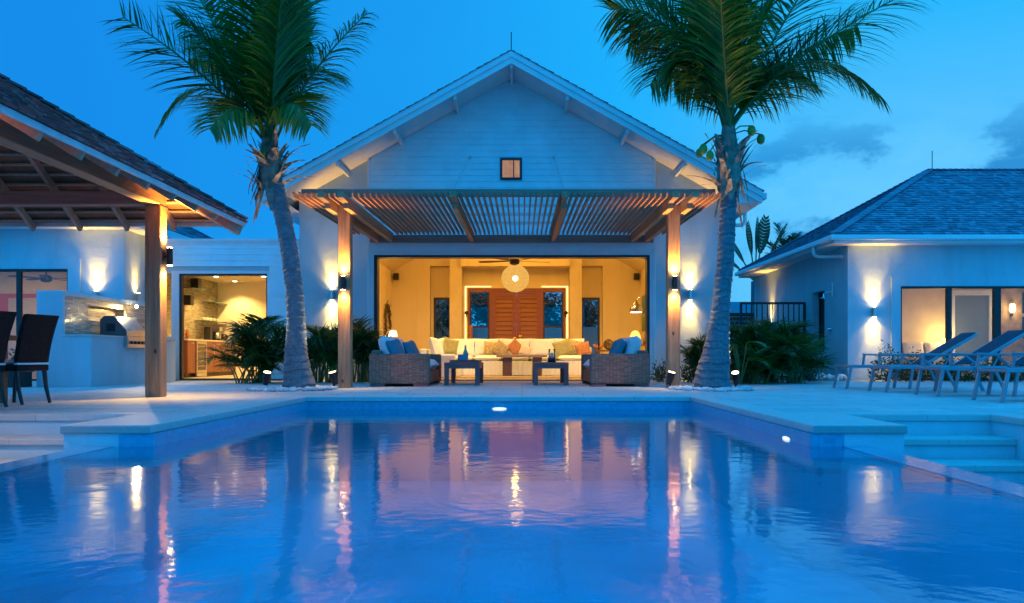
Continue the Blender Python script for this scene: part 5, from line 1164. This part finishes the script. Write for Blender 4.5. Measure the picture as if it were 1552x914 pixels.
for x, lab in ((-1.96,'small dark wall sconce left of the entry door'),(1.56,'small dark wall sconce right of the entry door')): 
    g = MB(); g.tube([(x,29.76,2.0),(x,29.60,2.0),(x,29.56,2.08)], .022, 8); g.ball((x,29.56,2.13), .07, 10, 7); tag(g.build('door_sconce', M['black'], smooth=True), lab, 'sconce', 'sconces beside the entry door')

# ================================================================== KITCHEN FITTINGS
t = thing('kitchen_cabinet', 'cherry wood base cabinets with pale worktop along the mosaic wall', 'cabinet', (-9.35,24.5,.005)); XC = -9.05
MB().box(-9.645,XC-.02,22.6,26.45,.12,1.02).build('carcass', M['cabinet'], t); MB().box(-9.645,XC-.08,22.65,26.45,.005,.119).build('plinth', M['black'], t); MB().box(-9.645,XC+.02,22.57,26.45,1.021,1.06).build('worktop', M['stone_top'], t)
for y0, y1 in ((22.61,23.17),(23.95,24.55),(24.56,25.15),(25.16,25.75),(25.76,26.4)):
    o = box(XC-.019,XC,y0+.005,y1-.005,.13,1.01).build('door', M['cabinet'], t, bevel=.003); g = MB()
    ym = (y0+y1)/2
    if y0 == 23.95: g.tube([(XC,y1-.06,.62),(XC+.03,y1-.06,.62),(XC+.03,y1-.06,.92),(XC,y1-.06,.92)], .01, 6)
    else: g.tube([(XC,ym-.1,.95),(XC+.03,ym-.1,.95),(XC+.03,ym+.1,.95),(XC,ym+.1,.95)], .01, 6)
    g.build('handle', M['steel'], o)
t = thing('wine_fridge', 'steel framed wine fridge between the cherry cabinet doors', 'wine fridge', (-9.05,23.55,.02)); g = MB(); y0, y1 = 23.19,23.93; X_ = XC+.025
for q in ((y0,y0+.07,.13,1.01),(y1-.07,y1,.13,1.01),(y0+.07,y1-.07,.93,1.01),(y0+.07,y1-.07,.13,.2),(y0,y1,.02,.12)): g.box(XC-.018,X_,q[0],q[1],q[2],q[3])
g.build('frame', M['steel'], t); box(XC-.018,XC+.01,y0+.07,y1-.07,.2,.93).build('door_glass', plain('dark_cellar_glass', (.04,.035,.03), .1, .2), t)
g = MB()
for k_ in range(5): g.box(XC+.011,XC+.016,y0+.08,y1-.08,.30+k_*.14,.325+k_*.14)
g.build('rack', wood('rack_beech', (.35,.22,.1), (.5,.35,.18), 'Y'), t)
for (y0,y1,z,lab) in ((24.6,26.48,1.64,'lower long glass shelf with cups on the mosaic wall'),(25.3,26.48,2.23,'middle short glass shelf near the kitchen corner'),(23.7,24.9,2.53,'upper glass shelf carrying a black speaker')): tag(box(-9.648,-9.33,y0,y1,z,z+.018).build('glass_shelf', plain('green_shelf_glass', (.10,.18,.12), .1, .1), bevel=.002), lab, 'shelf', 'glass shelves on the mosaic wall')
tag(box(-9.6,-9.38,24.2,24.45,2.55,2.85).build('speaker', M['black'], bevel=.01), 'black speaker standing on the upper kitchen shelf', 'speaker', 'black kitchen speakers'); tag(box(-9.648,-9.42,23.75,24.0,2.05,2.33).build('speaker', M['black'], bevel=.01), 'black speaker fixed lower on the kitchen mosaic wall', 'speaker', 'black kitchen speakers')
for k_ in range(5):
    y = 24.9+k_*.27; g = MB(); g.lathe((-9.48,y,1.659), [(.04,0),(.05,.05),(.052,.09)], 10); tag(g.build('cup', M['linen'], smooth=True), 'small white cup in the row on the lower glass shelf', 'cup', 'cups on the glass shelf')
t = thing('coffee_machine', 'steel and black coffee machine at the corner of the worktop', 'coffee machine', (-9.35,25.6,1.061)); box(-9.5,-9.2,25.45,25.75,1.062,1.11).build('base', M['black'], t); MB().lathe((-9.33,25.6,1.111), [(.09,0),(.11,.06),(.1,.2),(.06,.22)], 14).build('carafe', M['steel'], t, smooth=True); box(-9.5,-9.42,25.45,25.75,1.111,1.48).build('column', M['black'], t); box(-9.419,-9.22,25.47,25.73,1.36,1.48).build('brew_head', M['steel'], t)
tag(box(-9.5,-9.3,24.95,25.1,1.061,1.46).build('knife_block', M['black'], bevel=.01), 'tall black block beside the coffee machine', 'knife block'); tag(MB().ball((-9.3,26.1,1.18), .12, 12, 9).build('kettle', M['black'], smooth=True), 'round black kettle right of the coffee machine', 'kettle')
tag(MB().lathe((-9.3,23.2,1.061), [(.05,0),(.05,.16),(.02,.22),(.02,.28)], 12).build('bottle', plain('red_sauce', (.45,.07,.03), .25, .1), smooth=True), 'red bottle on the kitchen worktop', 'bottle'); tag(MB().lathe((-9.25,22.95,1.061), [(.035,0),(.04,.14)], 12).build('drinking_glass', M['glass_clear'], smooth=True), 'clear drinking glass left of the red bottle', 'glass')

# ================================================================== COTTAGE BEDROOM
t = thing('bed', 'bed with pale headboard behind the cottage glass', 'bed', (11.6,23.6,.005)); MB().box(11.0,12.45,24.45,24.59,.01,.98).build('headboard', plain('upholstered_headboard', (.50,.36,.24), .8, .1), t, bevel=.03); MB().box(11.02,12.43,22.5,24.44,.01,.58).build('mattress', M['linen'], t, bevel=.06)
for x in (11.4,12.05): g = MB(); g.pillow(TM((x,24.33,.80), rx=rad(-16)), .62, .42, .2, 10, .05); g.build('pillow', M['linen'], t, smooth=True)
t = thing('bedside_lamp', 'yellow glowing bedside lamp behind the first cottage mullion', 'lamp', (12.3,24.2,.6)); MB().lathe((12.3,24.3,.9), [(.12,0),(.13,.02),(.09,.2)], 14).build('lamp_shade', emit('yellow_lamp_shade', (1,.62,.12), 3), t, smooth=True); MB().tube([(12.3,24.3,.005),(12.3,24.3,.9)], .03, 8).build('stand', M['brown_wood'], t)
p = P(1533,470,24.5); t = thing('candle_sconce', 'lit wall sconce behind the rightmost cottage pane', 'sconce', (p.x,24.55,p.z-.2)); MB().lathe((p.x,24.45,p.z-.08), [(.05,0),(.075,.08),(.07,.22),(.05,.26)], 14).build('glass_shade', emit('sconce_glow', (1,.72,.30), 7), t, smooth=True); MB().tube([(p.x,24.548,p.z-.12),(p.x,24.45,p.z-.16),(p.x,24.45,p.z-.085)], .025, 8).build('arm', M['black'], t); point(t, (p.x,24.25,p.z), 16, (1,.65,.25), .05)
for zc, lab in ((2.15,'upper dark picture frame beside the lit cottage sconce'),(1.45,'lower dark picture frame beside the lit cottage sconce')):
    t = thing('picture_frame', lab, 'picture', (14.95,24.54,zc-.3), 'pictures in the cottage'); g = MB()
    for q in ((-.3,-.24,-.3,.3),(.24,.3,-.3,.3),(-.24,.24,-.3,-.24),(-.24,.24,.24,.3)): g.box(15.0+q[0],15.0+q[1],24.51,24.548,zc+q[2],zc+q[3])
    g.build('frame', M['black'], t); box(14.76,15.24,24.53,24.547,zc-.24,zc+.24).build('print', plain('brown_print', (.25,.16,.08), .5, .5, 9), t)

# ================================================================== SKY, SUN, CAMERA
w = bpy.data.worlds.new('World'); bpy.context.scene.world = w; w.use_nodes = True; nt = w.node_tree; N = nt.nodes; L = nt.links; bg = N['Background']
tc = N.new('ShaderNodeTexCoord'); sp = N.new('ShaderNodeSeparateXYZ'); L.new(tc.outputs['Generated'], sp.inputs[0])
sky = N.new('ShaderNodeTexSky'); sky.sky_type = 'NISHITA'; sky.sun_disc = False; sky.sun_elevation = rad(2); sky.sun_rotation = rad(60); sky.air_density = 1.5; sky.dust_density = .3; sky.ozone_density = 6
def mr(src, a, b):
    n = N.new('ShaderNodeMapRange'); n.interpolation_type = 'SMOOTHSTEP'; n.inputs[1].default_value = a; n.inputs[2].default_value = b; L.new(src, n.inputs[0]); return n.outputs[0]
def mth(op, a, b):
    n = N.new('ShaderNodeMath'); n.operation = op
    for i, s in enumerate((a, b)):
        if isinstance(s, (int,float)): n.inputs[i].default_value = s
        else: L.new(s, n.inputs[i])
    return n.outputs[0]
xr_ = N.new('ShaderNodeMapRange'); xr_.inputs[1].default_value = -.5; xr_.inputs[2].default_value = .5; L.new(sp.outputs[0], xr_.inputs[0])
side = ramp(nt, xr_.outputs[0], [(.05,(.008,.265,.82)), (.43,(.011,.35,.90)), (.62,(.0125,.44,.98)), (1,(.022,.48,.98))])
up = mixc(nt, mr(sp.outputs[2], .16, .0), side, (.030,.44,.92))
right = ramp(nt, sp.outputs[2], [(.0,(.20,.68,1.0)), (.12,(.165,.62,1.0)), (.22,(.11,.56,.99)), (.36,(.022,.47,.97)), (1,(.008,.20,.74))])
col = mixc(nt, mr(sp.outputs[0], .08, .42), up, right)
# drifting cloud bank low on the right
mp = N.new('ShaderNodeMapping'); mp.inputs['Scale'].default_value = (2.4,2.4,5.2); L.new(tc.outputs['Generated'], mp.inputs['Vector'])
c1 = noise(nt, 2.6, 8, mp.outputs[0], .62)
mask = mth('MULTIPLY', mr(sp.outputs[0], .10, .30), mr(sp.outputs[2], .29, .20)); mask = mth('MULTIPLY', mask, mr(sp.outputs[2], .05, .12))
cl = mth('MULTIPLY', mr(c1, .47, .59), mask)
col = mixc(nt, mth('MULTIPLY', cl, .82), col, (.009,.225,.60))
hi = mth('MULTIPLY', mr(c1, .46, .36), mask); col = mixc(nt, mth('MULTIPLY', hi, .55), col, (.14,.60,.95))
soft = noise(nt, 1.4, 5, mp.outputs[0], .5); col = mixc(nt, mth('MULTIPLY', mr(soft, .5, .8), .15), col, (.010,.27,.76))
bright = mth('MAXIMUM', mr(sp.outputs[2], .38, .80), mth('MULTIPLY', mr(sp.outputs[1], .25, -.45), .72)); col = mixc(nt, bright, col, (.004,.74,1.95))
tint = mixc(nt, 1.0, sky.outputs[0], (.005,.30,1.0), 'MULTIPLY')
add = mixc(nt, .02, col, tint, 'ADD')
L.new(add, bg.inputs[0]); bg.inputs[1].default_value = 1.0
sl = bpy.data.lights.new('dusk_sun', 'SUN'); sl.energy = .06; sl.angle = rad(60); sl.color = (.25,.6,1); so_ = bpy.data.objects.new('dusk_sun', sl); C.objects.link(so_); so_.rotation_euler = (rad(62),0,rad(-35)); so_.location = (0,0,20)
cam = bpy.data.cameras.new('camera'); cam.sensor_width = 36; cam.lens = F/1552*36; cam.shift_x = -(CX-776)/1552; cam.shift_y = (CY-457)/1552; cam.clip_start = .05; cam.clip_end = 2000
co = bpy.data.objects.new('camera', cam); C.objects.link(co); co.location = (0,0,H); co.rotation_euler = (rad(90),0,0); bpy.context.scene.camera = co
sc = bpy.context.scene; sc.render.engine = 'CYCLES'
sc.view_settings.view_transform = 'Standard'; sc.view_settings.look = 'None'; sc.view_settings.exposure = 0; sc.view_settings.gamma = 1
cy_ = sc.cycles; cy_.use_denoising = True; cy_.max_bounces = 7; cy_.diffuse_bounces = 4; cy_.glossy_bounces = 4; cy_.transmission_bounces = 4; cy_.transparent_max_bounces = 10; cy_.caustics_reflective = False; cy_.caustics_refractive = False; cy_.sample_clamp_indirect = 6; cy_.use_light_tree = True
